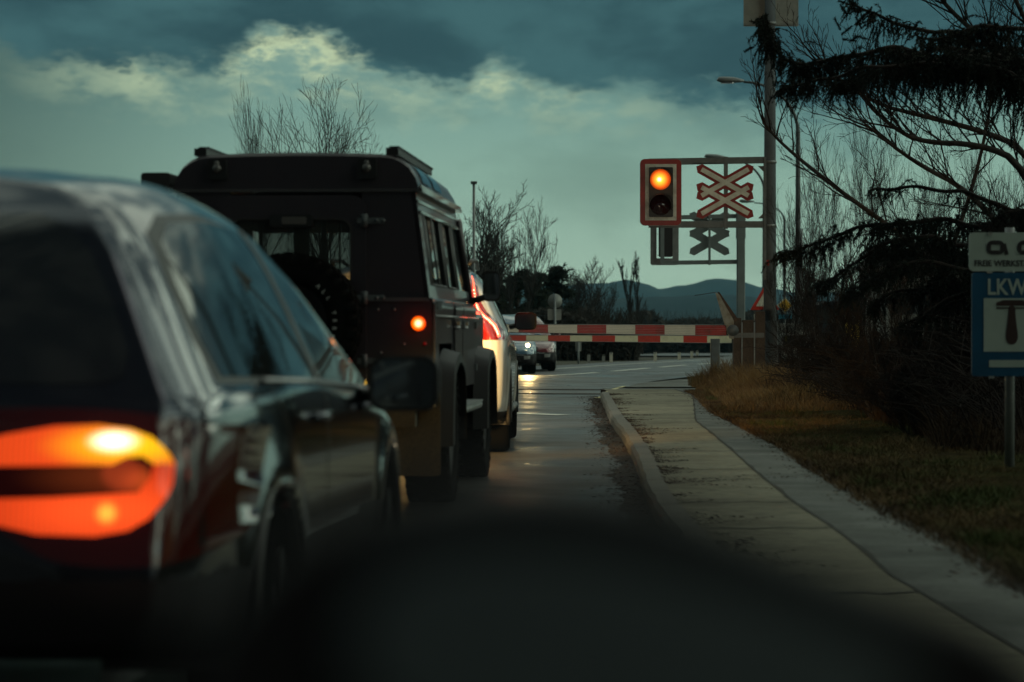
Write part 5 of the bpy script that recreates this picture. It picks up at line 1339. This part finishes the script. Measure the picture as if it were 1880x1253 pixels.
building(1630, 1780, 488, 640, 120, 'pale building with a grey roof mostly hidden behind the spruce branches', [(.2, .6, 1, 1), (.5, .6, 1, 1), (.8, .6, 1, 1), (.2, .2, 1, 1), (.6, .2, 1, 1)])
building(1495, 1600, 568, 640, 130, 'low pale building glimpsed through the shrubs left of the pale house', [(.3, .5, 1.2, .9), (.7, .5, 1.2, .9)], .4)
building(1820, 1990, 540, 640, 125, 'low pale building behind the workshop sign', [(.3, .5, 1.2, .9)], .5)
# box truck behind the bushes, dark roofed van behind the booms
def box_van(px0, px1, ytop, Y, label, pm, cm, nose=1):
    s = F / Y; r = empty('van', (((px0 + px1) / 2 - HX) / s, Y, gnd(0, Y)), 0, label, 'van'); w = (px1 - px0) / s; h = CH - (ytop - HY) / s - gnd(0, Y)
    q = MB(); q.rbox((0, 2.2, h * .55 + .15), (w, 3.6, h * .9 - .3), .08, 3, 'Y'); q.build('box_body', pm, r, bevel=.03)
    q = MB(); q.rbox((0, -.3, h * .32 + .2), (w * .94, 1.6, h * .62), .12, 4, 'Y', bev=.08); q.build('cab', cm, r)
    q = MB(); q.rbox((0, -1.12, h * .45 + .2), (w * .8, .03, h * .25), .06, 3); q.build('windscreen', M['glass'], r)
    for sx in (1, -1):
        for y in (-.3, 3.0): wheel(r, sx * (w / 2 - .12), y, .33, .22, sx)
    return r
box_van(1428, 1478, 594, 78, 'pale grey van parked behind the signal pole', M['wall_pale'], M['wall_pale'])
box_van(948, 973, 574, 96, 'small white box truck above the booms beside the white car mirror', M['wall_pale'], M['paint_blue'])
def dist_car(px_, Y, wpx, paint, label, lit=True):
    s = F / Y; r = empty('distant_car', ((px_ - HX) / s, Y, gnd(0, Y) + .03), R(-4), label, 'car'); w = 1.8
    q = MB(); body = [(-.9, .25), (.9, .25), (.9, .8), (.82, .92), (.62, 1.42), (-.62, 1.42), (-.82, .92), (-.9, .8)]; q.prism(ch2(body, 1), (0, 2.1, 0), 4.2, 'Y', bev=.12); q.build('body', paint, r)
    q = MB(); q.prism([(-.68, .95), (.68, .95), (.55, 1.34), (-.55, 1.34)], (0, -.03, 0), .03); q.build('rear_window', M['glass'], r)
    for sx in (1, -1):
        q = MB(); q.rbox((sx * .72, -.03, .85), (.3, .05, .16), .04, 2); q.build('tail_lamp', emit('far_tail', (1, .05, .03), 1.2) if lit else M['lens_red'], r)
        for y in (.8, 3.3): wheel(r, sx * .8, y, .32, .2, sx)
dist_car(1265, 500, 15, M['wall_pale'], 'distant silver car driving away down the far road with red tail lamps')
dist_car(1229, 430, 8, M['paint_maroon'], 'tiny dark car on the far road left of the silver one')
s = F / 68; yb = empty('yellow_post_pair', ((1565 - HX) / s, 68, 0), 0, 'yellow and orange posts glimpsed through the shrubs', 'marker')
q = MB(); 
for dx in (-10, 10): q.box((dx / s, 0, .75), (.08, .06, 1.1))
q.box((0, .02, .9), (.28, .03, .7)); q.build('yellow_board', M['yellow_sign'], yb)
# ------------------------------------------------------------------ trees
def grow(rng, q, p, d, length, r, depth, maxd, segs, sides, spread, up, kids, shrink, wob=.18, gravity=0, rmin=.004, twig=None, upk=.0, t0=None):
    pts = [p.copy()]; rad = [r]; dirs = [d.copy()]
    for i in range(segs):
        d = (d + Vector((rng.uniform(-wob, wob), rng.uniform(-wob, wob), rng.uniform(-wob, wob) + up * .12 - gravity * .1))).normalized()
        p = p + d * length / segs; pts.append(p.copy()); dirs.append(d.copy()); rad.append(max(rmin, r * (1 - .72 * (i + 1) / segs)))
    (q if depth > 0 or twig is None else twig).tube(pts, rad, max(3, sides - depth), cap=False)
    if depth >= maxd: return
    nk = kids[depth]
    for k in range(nk):
        t = (k + rng.random()) / nk; t = .25 + .75 * t if depth else ((t0 or .32) + (1 - (t0 or .32)) * t)
        f = t * segs; i = min(segs - 1, int(f)); pp = pts[i].lerp(pts[i + 1], f - i); dd = dirs[i]
        side = Vector((rng.uniform(-1, 1), rng.uniform(-1, 1), rng.uniform(-.4, 1))); side = (side - dd * side.dot(dd)).normalized()
        nd_ = (dd * math.cos(spread) + side * math.sin(spread) + Vector((0, 0, upk))).normalized()
        grow(rng, q, pp, nd_, length * shrink * rng.uniform(.65, 1.15) * (1.15 - .45 * t), rad[i] * .62, depth + 1, maxd, max(3, segs - 1), sides, spread, up, kids, shrink, wob, gravity, rmin, None, upk)
def bare_tree(name, base, H, seed, label, spread=.6, kids=(14, 7, 4), r=None, maxd=3, up=.5, shrink=.55, m='twig_far', multi=1, rmin=.012, lean=(0, 0), group=None, wob=.14, upk=.15, cat='tree', width=None, t0=None):
    rng = random.Random(seed); root = empty(name, base, 0, label, cat, group); q = MB(); tq = MB()
    for k in range(multi):
        a = rng.uniform(0, 2 * PI); t = .0 if multi == 1 else .28
        d = Vector((math.cos(a) * t + lean[0], math.sin(a) * t + lean[1], 1)).normalized()
        grow(rng, q, Vector((rng.uniform(-.1, .1) * (multi > 1), 0, -.1)), d, H * rng.uniform(.8, 1) / .95, (r or H * .014) * (1 if multi == 1 else .6), 0, maxd, 8, 6, spread, up, kids, shrink, wob, 0, rmin, tq, upk, t0)
    mz = max([v[2] for v in q.v + tq.v]); kz = H / mz; k2 = kz
    if width: xs_ = sorted(v[0] for v in q.v); k2 = width / max(.1, xs_[int(len(xs_) * .985)] - xs_[int(len(xs_) * .015)])
    tp = sorted(v[0] for v in q.v if v[2] > mz * .7); mx_ = tp[len(tp) // 2] if width and tp else 0
    for b_ in (q, tq): b_.v = [((v[0] - mx_ * min(1, max(0, v[2] / mz * 1.6))) * k2, v[1] * k2, v[2] * kz) for v in b_.v]
    tq.build('trunk', M['bark'] if m != 'twig_far' else M['twig_far'], root); q.build('crown', M[m], root)
    return root
def at(px_, Y, ytop): s = F / Y; return ((px_ - HX) / s, Y, gnd(0, Y)), CH - (ytop - HY) / s - gnd(0, Y)
def wpx(n_, Y): return n_ * Y / F
b, H = at(464, 62, 134); bare_tree('bare_tree', b, H, 11, 'slender bare tree rising left above the off road car', .42, (22, 8, 5), .085, up=.2, multi=1, rmin=.0065, upk=.16, width=wpx(118, 62), t0=.3, shrink=.55, wob=.17)
b, H = at(600, 60, 130); bare_tree('bare_tree', b, H, 24, 'wide bare tree with buds above the middle of the off road car', .60, (24, 9, 5), .10, up=.12, multi=1, rmin=.007, upk=.08, width=wpx(185, 60), t0=.3, shrink=.60, wob=.19)
b, H = at(532, 64, 245); bare_tree('bare_tree', b, H, 31, 'low bare tree between the two taller trees over the black roof', .5, (10, 5, 3), .03, up=.5, multi=1, rmin=.005, width=wpx(45, 64), t0=.4, shrink=.4)
b, H = at(668, 58, 215); bare_tree('bare_tree', b, H, 37, 'bare tree at the right shoulder of the black roof', .6, (16, 7, 4), .05, up=.1, multi=1, rmin=.006, width=wpx(100, 58), t0=.35, shrink=.45)
b, H = at(893, 100, 330); bare_tree('bare_tree', b, H, 41, 'tallest bare tree beside the thin mast, over the white SUV', .58, (30, 9, 5), .15, up=.15, rmin=.011, upk=.12, width=wpx(150, 100), t0=.25, shrink=.48, wob=.16)
b, H = at(955, 104, 360); bare_tree('bare_tree', b, H, 44, 'bare forked tree just right of the tallest tree by the mast', .55, (22, 8, 5), .12, up=.2, multi=2, rmin=.011, upk=.1, width=wpx(120, 104), t0=.3, shrink=.5, wob=.17)
b, H = at(845, 98, 400); bare_tree('bare_tree', b, H, 47, 'thin bare tree just right of the off road car roof', .5, (9, 5, 3), .08, up=.6, rmin=.009, width=wpx(110, 98))
b, H = at(1064, 150, 468); bare_tree('bare_tree', b, H, 53, 'rounded bare tree in front of the blue hills', .62, (10, 7, 5), .16, up=.6, multi=4, rmin=.014, width=wpx(100, 150))
b, H = at(1098, 155, 500); bare_tree('bare_tree', b, H, 54, 'lower bare tree on the right flank of the rounded tree', .6, (9, 6, 4), .12, up=.5, multi=3, rmin=.014, width=wpx(60, 155))
b, H = at(1164, 170, 458); bare_tree('poplar_tree', b, H, 59, 'narrow bare poplar standing alone against the hills', .25, (34, 8, 4), .12, up=1.2, shrink=.26, rmin=.016, multi=3, upk=.5, width=wpx(34, 170))
b, H = at(1180, 175, 548); bare_tree('bare_tree', b, H, 61, 'small bare sapling at the foot of the poplar', .4, (8, 5, 3), .1, up=.8, rmin=.014, width=wpx(18, 175))
# evergreens and the dark hedge: leaf-sized faces scattered through lumpy volumes
def tuft(q, p, s_, rng, n=5):
    for _ in range(n):
        d = Vector((rng.gauss(0, 1), rng.gauss(0, 1), rng.gauss(0, .8))).normalized(); w = d.orthogonal().normalized() * s_ * .22; e = d * s_
        q.add([p - w, p + w, p + e], [(0, 1, 2)])
def evergreen(px_, Y, ytop, wpx, seed, label, m='evergreen'):
    rng = random.Random(seed); b, H = at(px_, Y, ytop); s = F / Y; r = empty('pine_tree', b, 0, label, 'tree', 'dark pines behind the crossing'); q = MB(); tr = MB(); W_ = wpx / s / 2
    tr.tube([(0, 0, -.1), (0, 0, H * .9)], [.18, .05], 8, cap=False)
    for k in range(26):
        t = rng.uniform(.15, .97); a = rng.uniform(0, 2 * PI); rr_ = W_ * (1 - abs(t - .5) * 1.1) * rng.uniform(.3, .95); c = Vector((math.cos(a) * rr_, math.sin(a) * rr_, H * t)); cr = W_ * rng.uniform(.22, .42)
        tr.tube([(0, 0, c.z * .8), c], [.05, .02], 4, cap=False)
        for _ in range(90):
            v = Vector((rng.gauss(0, .5), rng.gauss(0, .5), rng.gauss(0, .38))) * cr; tuft(q, c + v, .26, rng, 3)
    tr.build('trunk', M['bark'], r); q.build('crown', M[m], r)
evergreen(905, 108, 480, 70, 1, 'dark pine just right of the white SUV roof'); evergreen(950, 112, 500, 60, 2, 'dark pine in the middle of the dark clump'); evergreen(985, 110, 505, 60, 3, 'dark pine behind the round sign back')
evergreen(1025, 116, 492, 62, 4, 'dark pine standing highest at the right end of the clump'); evergreen(862, 104, 520, 60, 6, 'dark pine half hidden by the white SUV')
def hedge(name, x0, x1, ytop, Y, dens, label, seed, kind=None, m='hedge', depth=5, ts=.22):
    rng = random.Random(seed); s = F / Y; q = MB(); xa, xb = (x0 - HX) / s, (x1 - HX) / s
    for _ in range(dens):
        x_ = rng.uniform(xa, xb); h = (CH - (ytop - HY) / s - gnd(0, Y)) * (.8 + .45 * noise.noise(Vector((x_ * .35, seed, 0)))) ; z_ = rng.random() ** .8 * h
        y_ = Y + rng.uniform(0, depth); tuft(q, Vector((x_, y_, z_ + gnd(0, Y))), ts * rng.uniform(.6, 1.3), rng, 3)
    for _ in range(dens // 14):
        x_ = rng.uniform(xa, xb); h = (CH - (ytop - HY) / s - gnd(0, Y)) * rng.uniform(.7, 1.15); y_ = Y + rng.uniform(0, depth); g0 = gnd(0, Y) - .1
        q.tube([(x_, y_, g0), (x_ + rng.uniform(-.3, .3), y_, g0 + h * .5), (x_ + rng.uniform(-.6, .6), y_, g0 + h)], [.03, .02, .008], 3, cap=False)
    o = q.build(name, M[m]); 
    if kind: tag(o, label, None, None, kind)
    else: tag(o, label, 'hedge')
    return o
hedge('hedge', 925, 1172, 572, 97, 16000, 'dark leafless hedge behind the waiting cars and marker posts', 5)
hedge('far_wood', 1090, 1560, 574, 240, 11000, 'distant dark wood below the blue hills', 8, 'stuff', depth=25, ts=.7)
hedge('far_scrub', 700, 1100, 560, 130, 9000, 'dark scrub under the pines', 9, 'stuff', depth=10, ts=.4)
# ------------------------------------------------------------------ shrubs at the right
shr = [(1440, 47, 520, 80), (1478, 44, 430, 110), (1500, 41, 235, 150), (1560, 38, 440, 150), (1585, 40, 150, 170), (1650, 28, 390, 170), (1700, 42, 255, 190), (1745, 25, 440, 170), (1790, 39, 215, 200), (1840, 24, 330, 190), (1880, 36, 225, 200), (1500, 36, 590, 120), (1610, 28, 590, 150), (1700, 23.5, 640, 170), (1930, 24, 260, 220)]
names_ = ['bare shrub touching the right side of the signal pole', 'tangled bare shrub just right of the yellow diamond', 'bare shrub with long twigs reaching over the tall street lamp', 'bare shrub in front of the yellow posts', 'tall bare shrub with many upright stems under the spruce branch tip',
          'bare shrub left of the pale building', 'very tall bare shrub in the middle of the thicket', 'dense bare shrub left of the workshop sign', 'tallest bare shrub crowning the thicket', 'bare shrub right behind the workshop sign', 'bare shrub behind the right edge of the sign',
          'low shrub at the end of the dry grass', 'low bare shrub in front of the thicket above the verge', 'low bare shrub beside the shiny rail', 'bare shrub at the right border of the photo']
for i, (px_, Y, ytop, _) in enumerate(shr):
    b, H = at(px_, Y, ytop); b = (b[0], b[1], -.02); big = H > 2.2
    bare_tree('bare_shrub', b, H, 100 + i, names_[i], .5, (12, 7, 5) if ytop > 300 else (13, 7, 4), .022 + .004 * H, up=.3, shrink=.5, m='twig', multi=6 if big else 8, rmin=.0034, group='bare shrubs right of the crossing', wob=.24, upk=.10, cat='shrub', lean=(-.12, 0), width=wpx(_, Y))
# brambles and dead stalks filling the thicket: one tangled mass
rng = random.Random(66); q = MB()
for i in range(4600):
    xp = rng.uniform(1440, 1980); Y = rng.uniform(33 - 12.5 * sstep(1470, 1800, xp) + 1.5 * noise.noise(Vector((xp * .02, 1, 1))), 50); x0 = (xp - HX) / F * Y; x0 = max(x0, at_y(gravR, min(Y, 42)) + 1.2 + rng.random() * .6)
    h = rng.uniform(.25, 1.0) * (.95 + .9 * sstep(1440, 1620, x0 * F / Y + HX)) * (.75 + .6 * noise.noise(Vector((x0 * .5, Y * .3, 2)))); l_ = rng.uniform(-.9, .6) * h; m_ = rng.uniform(-.5, .5) * h; z0 = -.05
    pts = [Vector((x0 + l_ * t * t + rng.uniform(-.04, .04), Y + m_ * t * t + rng.uniform(-.04, .04), z0 + h * (t - .35 * t * t * t))) for t in (0, .25, .5, .75, 1)]
    q.tube(pts, [.011, .010, .008, .006, .003], 3, cap=False)
    for k in range(3):
        p = pts[rng.randint(1, 4)]; e = p + Vector((rng.uniform(-.35, .35), rng.uniform(-.3, .3), rng.uniform(-.15, .35))) * (.5 + h * .4); q.tube([p, p.lerp(e, .5) + Vector((0, 0, .03)), e], [.004, .0035, .002], 3, cap=False)
tag(q.build('bramble_thicket', M['twig']), 'dark tangle of brambles and dead stalks behind the verge', None, None, 'stuff')
# long leaning boughs
rng = random.Random(77); root = empty('leaning_tree', P(1990, 760, 30).to_tuple()[:2] + (0,), 0, 'bare tree with long curved boughs leaning in from the right', 'tree')
q = MB(); tq = MB()
o0 = Vector(root.location)
for k, pts in enumerate(([(1990, 700, 30), (1900, 640, 30), (1760, 520, 30), (1640, 420, 31), (1540, 350, 31), (1440, 270, 32), (1400, 225, 32)], [(1990, 690, 29), (1880, 470, 29), (1780, 350, 29), (1680, 300, 30), (1590, 230, 30)], [(1990, 600, 31), (1900, 280, 31), (1800, 240, 31), (1700, 215, 31), (1600, 190, 31), (1500, 115, 31)],
        [(1990, 560, 28), (1880, 300, 28), (1800, 265, 28), (1690, 262, 28), (1640, 235, 28), (1600, 200, 28)], [(1990, 500, 29), (1900, 180, 29), (1830, 90, 29), (1740, 20, 29), (1690, -60, 29)], [(1990, 450, 29), (1950, 130, 29), (1880, 40, 29), (1840, -60, 29)], [(1700, 760, 34), (1690, 640, 34), (1740, 480, 34), (1800, 300, 34), (1830, 120, 34)])):
    W_ = [P(*p) - o0 for p in pts]; W_ = chaik(W_, 2); n = len(W_)
    tq.tube(W_, [.045 * (1 - .85 * i / n) + .006 for i in range(n)], 6, cap=False)
    for j in range(26):
        i = int(n * (.25 + .74 * j / 26)); d = (W_[min(i + 1, n - 1)] - W_[i - 1]).normalized(); sd = Vector((rng.uniform(-1, 1), rng.uniform(-.6, .6), rng.uniform(-.3, 1.2))).normalized()
        grow(rng, q, W_[i], (d * .8 + sd * .6).normalized(), rng.uniform(.35, 1.0), .012, 1, 3, 5, 5, .55, .4, (0, 5, 3), .5, .2, 0, .003)
tq.build('trunk', M['bark'], root); q.build('crown', M['twig'], root)
# ------------------------------------------------------------------ spruce hanging in from the right
def needle_twig(q, qs, pts, rng, nl=.018, dens=95, r0=.004):
    dens = dens * 3.2; nl = nl * 1.5
    n = len(pts); qs.tube(pts, [r0 * (1 - .5 * i / n) for i in range(n)], 3, cap=False)
    for a, b in zip(pts, pts[1:]):
        L_ = (b - a).length; d = (b - a).normalized()
        for _ in range(max(2, int(L_ * dens))):
            p = a.lerp(b, rng.random()); s_ = Vector((rng.gauss(0, 1), rng.gauss(0, 1), rng.gauss(0, 1))); s_ = (s_ - d * s_.dot(d)).normalized(); e = (s_ * .8 + d * .6) * nl * rng.uniform(.7, 1.2); w = d.cross(s_) * nl * .17
            q.add([p - w, p + w, p + e], [(0, 1, 2)])
rng = random.Random(5); Ysp = 24.0
sp_root = empty('spruce_tree', ((2080 - HX) / F * Ysp, Ysp, 0), 0, 'dark spruce whose drooping needled branches hang in from the right', 'tree'); o0 = Vector(sp_root.location)
nq = MB(); bq = MB(); tq = MB(); tq.tube([(0, 0, -.1), (0, 0, 4), (.05, 0, 8)], [.22, .16, .07], 12, cap=False)
boughs = [([(2080, 200), (1900, 130), (1780, 105), (1660, 110), (1580, 130), (1540, 150)], 24.5, 1.0), ([(2080, 160), (1960, 120), (1850, 110), (1740, 105), (1640, 100)], 23.8, 1.0),([(2080, 190), (1900, 110), (1760, 95), (1640, 90), (1560, 110), (1500, 125), (1460, 110), (1430, 95), (1402, 60), (1400, 35)], 24.0, 1.0),
          ([(2080, 230), (1900, 120), (1780, 70), (1680, 45), (1600, 30), (1560, 5)], 24.6, .9),
          ([(2080, 260), (1900, 160), (1740, 110), (1600, 120), (1500, 150), (1440, 160)], 23.4, .9),
          ([(2080, 150), (1950, 60), (1850, 50), (1760, 60), (1700, 70)], 23.0, .9),
          ([(2080, 560), (1900, 440), (1760, 410), (1640, 400), (1560, 420), (1480, 460), (1440, 465)], 24.4, .85),
          ([(2080, 600), (1900, 470), (1780, 440), (1660, 430), (1570, 470), (1510, 520)], 23.6, .9),
          ([(2080, 520), (1940, 400), (1820, 370), (1720, 350), (1640, 345), (1600, 350)], 25.0, .6),
          ([(2080, 640), (1900, 520), (1760, 490), (1640, 490), (1560, 530)], 23.2, .95),
          ([(2080, 640), (1920, 520), (1800, 470), (1700, 450), (1600, 455)], 25.2, .95),
          ([(2080, 140), (1960, 90), (1860, 90), (1800, 110), (1720, 130)], 25.0, .8),
          ([(2080, 690), (1920, 570), (1800, 520), (1690, 520), (1600, 560)], 24.8, .9), ([(2080, 720), (1930, 600), (1820, 560), (1740, 560), (1660, 600)], 23.9, .8), ([(2080, 480), (1980, 400), (1900, 385), (1840, 395), (1790, 430)], 24.2, .8)]
for bi, (pl, Y, dn) in enumerate(boughs):
    W_ = chaik([P(a, b, Y + .25 * math.sin(i * 1.3)) - o0 for i, (a, b) in enumerate(pl)], 3); W_ = [p + Vector((noise.noise(p * 2.1 + Vector((bi, 0, 0))) * .07, 0, noise.noise(p * 2.7 + Vector((0, bi, 0))) * .10)) for p in W_]; n = len(W_)
    bq.tube(W_, [.03 * (1 - .85 * i / n) + .004 for i in range(n)], 5, cap=False)
    Wr = resample(W_, .04)
    for i in range(int(len(Wr) * .1), len(Wr)):
        t = i / len(Wr)
        for _ in range(11 if dn > .7 else 5):
            if rng.random() > dn * .8: continue
            cl_ = noise.noise(Wr[i] * 4.5 + Vector((bi * 3, 0, 0)))
            if cl_ < -.12 and rng.random() < .5: continue
            p = Wr[i] + Vector((rng.uniform(-.05, .05), rng.uniform(-.2, .2), rng.uniform(-.06, .03))); ln = (.65 + 1.3 * max(0, cl_)) * rng.uniform(.2, .55 if rng.random() < .7 else 1.05) * (1.1 - .85 * t ** 1.5) * (.9 if bi not in (6, 7, 9, 10) else .85)
            d = Vector((rng.uniform(-1, .6), rng.uniform(-.9, .9), rng.uniform(-.6, .5))).normalized()
            pts = [p]; 
            for k in range(5):
                d = (d + Vector((rng.uniform(-.25, .2), 0, -.42))).normalized(); pts.append(pts[-1] + d * ln / 5)
            needle_twig(nq, bq, pts, rng, .021, 75)
            if rng.random() < .4:
                p2 = pts[2]; d2 = Vector((rng.uniform(-1, 1), rng.uniform(-1, 1), -.3)).normalized(); needle_twig(nq, bq, [p2, p2 + d2 * ln * .18, p2 + d2 * ln * .3 + Vector((0, 0, -ln * .12))], rng, .021, 75)
    for i in range(int(len(Wr) * .5), len(Wr) - 1): 
        needle_twig(nq, bq, [Wr[i], Wr[i + 1]], rng, .022, 120, .003)
# upright tip tufts
for (a, b, Y) in ((1402, 30, 24), (1395, 60, 24), (1560, 10, 24.6), (1575, 30, 24.6), (1550, 50, 24.3), (1600, 60, 24.3)):
    for _ in range(4):
        p = P(a + rng.uniform(-8, 8), b + rng.uniform(0, 30), Y) - o0; d = Vector((rng.uniform(-.8, .8), 0, rng.uniform(-.3, 1))).normalized(); needle_twig(nq, bq, [p, p + d * .07, p + d * .13], rng, .024, 200, .003)
tq.build('trunk', M['bark'], sp_root); bq.build('branch', M['twig'], sp_root); nq.build('crown', M['needle'], sp_root)
# spruces beside the photographer, mirrored in the car windows
for k, (x_, y_, h_) in enumerate(((8.5, 2.5, 8.5), (9.5, 8.0, 10), (8.8, 12.5, 7.5), (10.5, -3.5, 9))):
    rg = random.Random(50 + k); r_ = empty('spruce_tree', (x_, y_, 0), 0, ['spruce beside the nearest car, outside the frame', 'tall spruce mirrored in the hatchback windows, outside the frame', 'shorter spruce by the verge, outside the frame', 'spruce behind the camera by the path'][k], 'tree', 'spruces along the path'); t_ = MB(); c_ = MB()
    t_.tube([(0, 0, -.1), (0, 0, h_)], [.2, .02], 8, cap=False)
    for j in range(150):
        t = rg.random() ** .8; z_ = .8 + (h_ - .9) * t; ln = (1 - t) * 2.3 + .25; a_ = rg.uniform(0, 2 * PI); e_ = Vector((math.cos(a_) * ln, math.sin(a_) * ln, z_ - ln * .25)); s0 = Vector((0, 0, z_))
        t_.tube([s0, s0.lerp(e_, .6) + Vector((0, 0, .08)), e_], [.02, .012, .004], 3, cap=False)
        for i in range(int(ln * 34)):
            p = s0.lerp(e_, .15 + .85 * rg.random()); p = p + Vector((rg.gauss(0, .1), rg.gauss(0, .1), -abs(rg.gauss(0, .14)))); tuft(c_, p, .12, rg, 3)
    t_.build('trunk', M['bark'], r_); c_.build('crown', M['needle'], r_)
# ------------------------------------------------------------------ grass, dead leaves
rng = random.Random(9)
def blades(name, n, region, hmin, hmax, m, label, w=.006, lean=.5, zoff=-.02):
    q = MB()
    for _ in range(n):
        r_ = region(rng)
        if r_ is None: continue
        x_, y_, sc = r_; h = rng.uniform(hmin, hmax) * sc; a = rng.uniform(0, 2 * PI); l_ = rng.uniform(.1, lean) * h; z0 = KH + zoff
        dx, dy = math.cos(a) * l_, math.sin(a) * l_; b = rng.uniform(0, PI); wx_, wy_ = math.cos(b) * w, math.sin(b) * w
        q.add([(x_ - wx_, y_ - wy_, z0), (x_ + wx_, y_ + wy_, z0), (x_ + dx * .4 + wx_ * .7, y_ + dy * .4 + wy_ * .7, z0 + h * .6), (x_ + dx * .4 - wx_ * .7, y_ + dy * .4 - wy_ * .7, z0 + h * .6), (x_ + dx, y_ + dy, z0 + h * .92)], [(0, 1, 2, 3), (3, 2, 4)])
    o = q.build(name, M[m]); tag(o, label, None, None, 'stuff'); return o
def reg_tall(rng):
    y = rng.uniform(30, 46.5); e = at_y(gravR, min(y, 42)); x = e + abs(rng.gauss(0, 1.3)) + .12 + (.2 if y > 42 else 0)
    if 43.0 < y < 44.9 and x < 4.2: return None
    if rng.random() < sstep(.8, 3.2, x - e) * .8: return None
    return x, y, .35 + 1.0 * sstep(.1, 1.0, x - e) * (.6 + .8 * noise.noise(Vector((x, y * .6, 0)))) * sstep(29, 36, y)
blades('tall_dry_grass', 26000, reg_tall, .18, .50, 'grass_dry', 'tall dry straw coloured grass around the barrier posts', .006, .8)
def reg_edge(rng):
    xp = rng.uniform(1400, 1900); Y = 34 - 12.5 * sstep(1470, 1800, xp) + 1.5 * noise.noise(Vector((xp * .02, 1, 1))) + rng.gauss(.2, .9); x = (xp - HX) / F * Y
    if x < at_y(gravR, min(Y, 42)) + .25: return None
    return x, Y, .5 + 1.1 * max(0, noise.noise(Vector((x * 1.6, Y * 1.2, 5))) + .2)
blades('thicket_edge_grass', 16000, reg_edge, .10, .42, 'dead_stalk', 'dead brown grass at the foot of the bramble thicket', .005, .9)
def reg_short(rng):
    y = 8 + 32 * rng.random() ** .7; e = at_y(gravR, y); xm = (1900 - HX) / F * y; x = e - .03 + max(.4, xm - e) * rng.random()
    c_ = noise.noise(Vector((x * 1.7, y * 1.1, 4)))
    if c_ < -.15 and rng.random() < .7: return None
    return x, y, .7 + 1.4 * max(0, c_) + .8 * max(0, noise.noise(Vector((x * 6, y * 5, 9))))
blades('verge_grass', 100000, reg_short, .03, .09, 'grass_green', 'short green and brown grass on the verge', .005, 1.1)
def reg_short2(rng):
    y = 5 + 36 * rng.random() ** .8; e = at_y(gravR, y); x = e - .12 + abs(rng.gauss(0, .55))
    return x, y, 1
blades('verge_straw', 45000, reg_short2, .03, .09, 'straw', 'flat brown dead grass along the gravel edge', .004, 2.0)
q = MB(); kk2 = resample(kerb, .12)      # silt lying in the gutter
q.sheet([Vector((p.x - .16 - .16 * noise.noise(Vector((p.y * .5, 2, 2))) - .08 * noise.noise(Vector((p.y * 3, 2, 2))), p.y, .004)) for p in kk2 if p.y > 3][::-1], [Vector((p.x + .01, p.y, .010)) for p in kk2 if p.y > 3][::-1])
tag(q.build('gutter_silt', M['silt']), None, None, None, 'structure')
q = MB()
def leaf(x_, y_, z_, s_):
    a = rng.uniform(0, 2 * PI); c_, d_ = math.cos(a) * s_, math.sin(a) * s_; k = rng.uniform(.4, .8); t = rng.uniform(0, .6) * s_
    q.add([(x_ - c_, y_ - d_, z_), (x_ + d_ * k, y_ - c_ * k, z_ + t), (x_ + c_, y_ + d_, z_ + t * .5), (x_ - d_ * k, y_ + c_ * k, z_)], [(0, 1, 2, 3)])
for _ in range(5000):
    y = rng.uniform(9, 42); e = at_y(kerb, y); leaf(e - abs(rng.gauss(0, .10 + .10 * (noise.noise(Vector((y * .4, 0, 3))) + .4))) - .01, y, .012, rng.uniform(.005, .018))
for c_ in range(130):      # windrows of needles and grit reaching in from the kerb
    y = rng.uniform(9, 40); e = at_y(kin, y); L_ = abs(rng.gauss(0, .32)) * (.5 + max(0, noise.noise(Vector((y * .5, 7, 3)))) * 2.2) + .04; sl_ = rng.uniform(-1.2, 1.2)
    for k in range(int(30 + 150 * L_)):
        t = rng.random() ** 1.5 * L_; leaf(e + t, y + t * sl_ + rng.gauss(0, .09) * (1.1 - t / (L_ + .1)), KH + .006, rng.uniform(.004, .013))
for _ in range(6000):
    y = rng.uniform(9, 40); e = at_y(gravR, y); leaf(e + rng.gauss(-.02, .10), y, KH + .004, rng.uniform(.006, .018))
tag(q.build('dead_leaves', M['leaves']), 'brown dead leaves and dirt gathered along the kerb', None, None, 'stuff')
# ------------------------------------------------------------------ air
hz = MB(); hz.box((0, 1740, 100), (9000, 3700, 220)); ho = hz.build('haze', None)
ho.data.materials.clear(); hm = bpy.data.materials.new('air'); hm.use_nodes = True; t = hm.node_tree
for n_ in list(t.nodes):
    if n_.type == 'BSDF_PRINCIPLED': t.nodes.remove(n_)
pv = t.nodes.new('ShaderNodeVolumePrincipled'); pv.inputs['Color'].default_value = (.28, .66, .85, 1); pv.inputs['Density'].default_value = .00011; pv.inputs['Anisotropy'].default_value = 0
t.links.new(pv.outputs[0], [n_ for n_ in t.nodes if n_.type == 'OUTPUT_MATERIAL'][0].inputs['Volume'])
ho.data.materials.append(hm); tag(ho, kind='stuff')
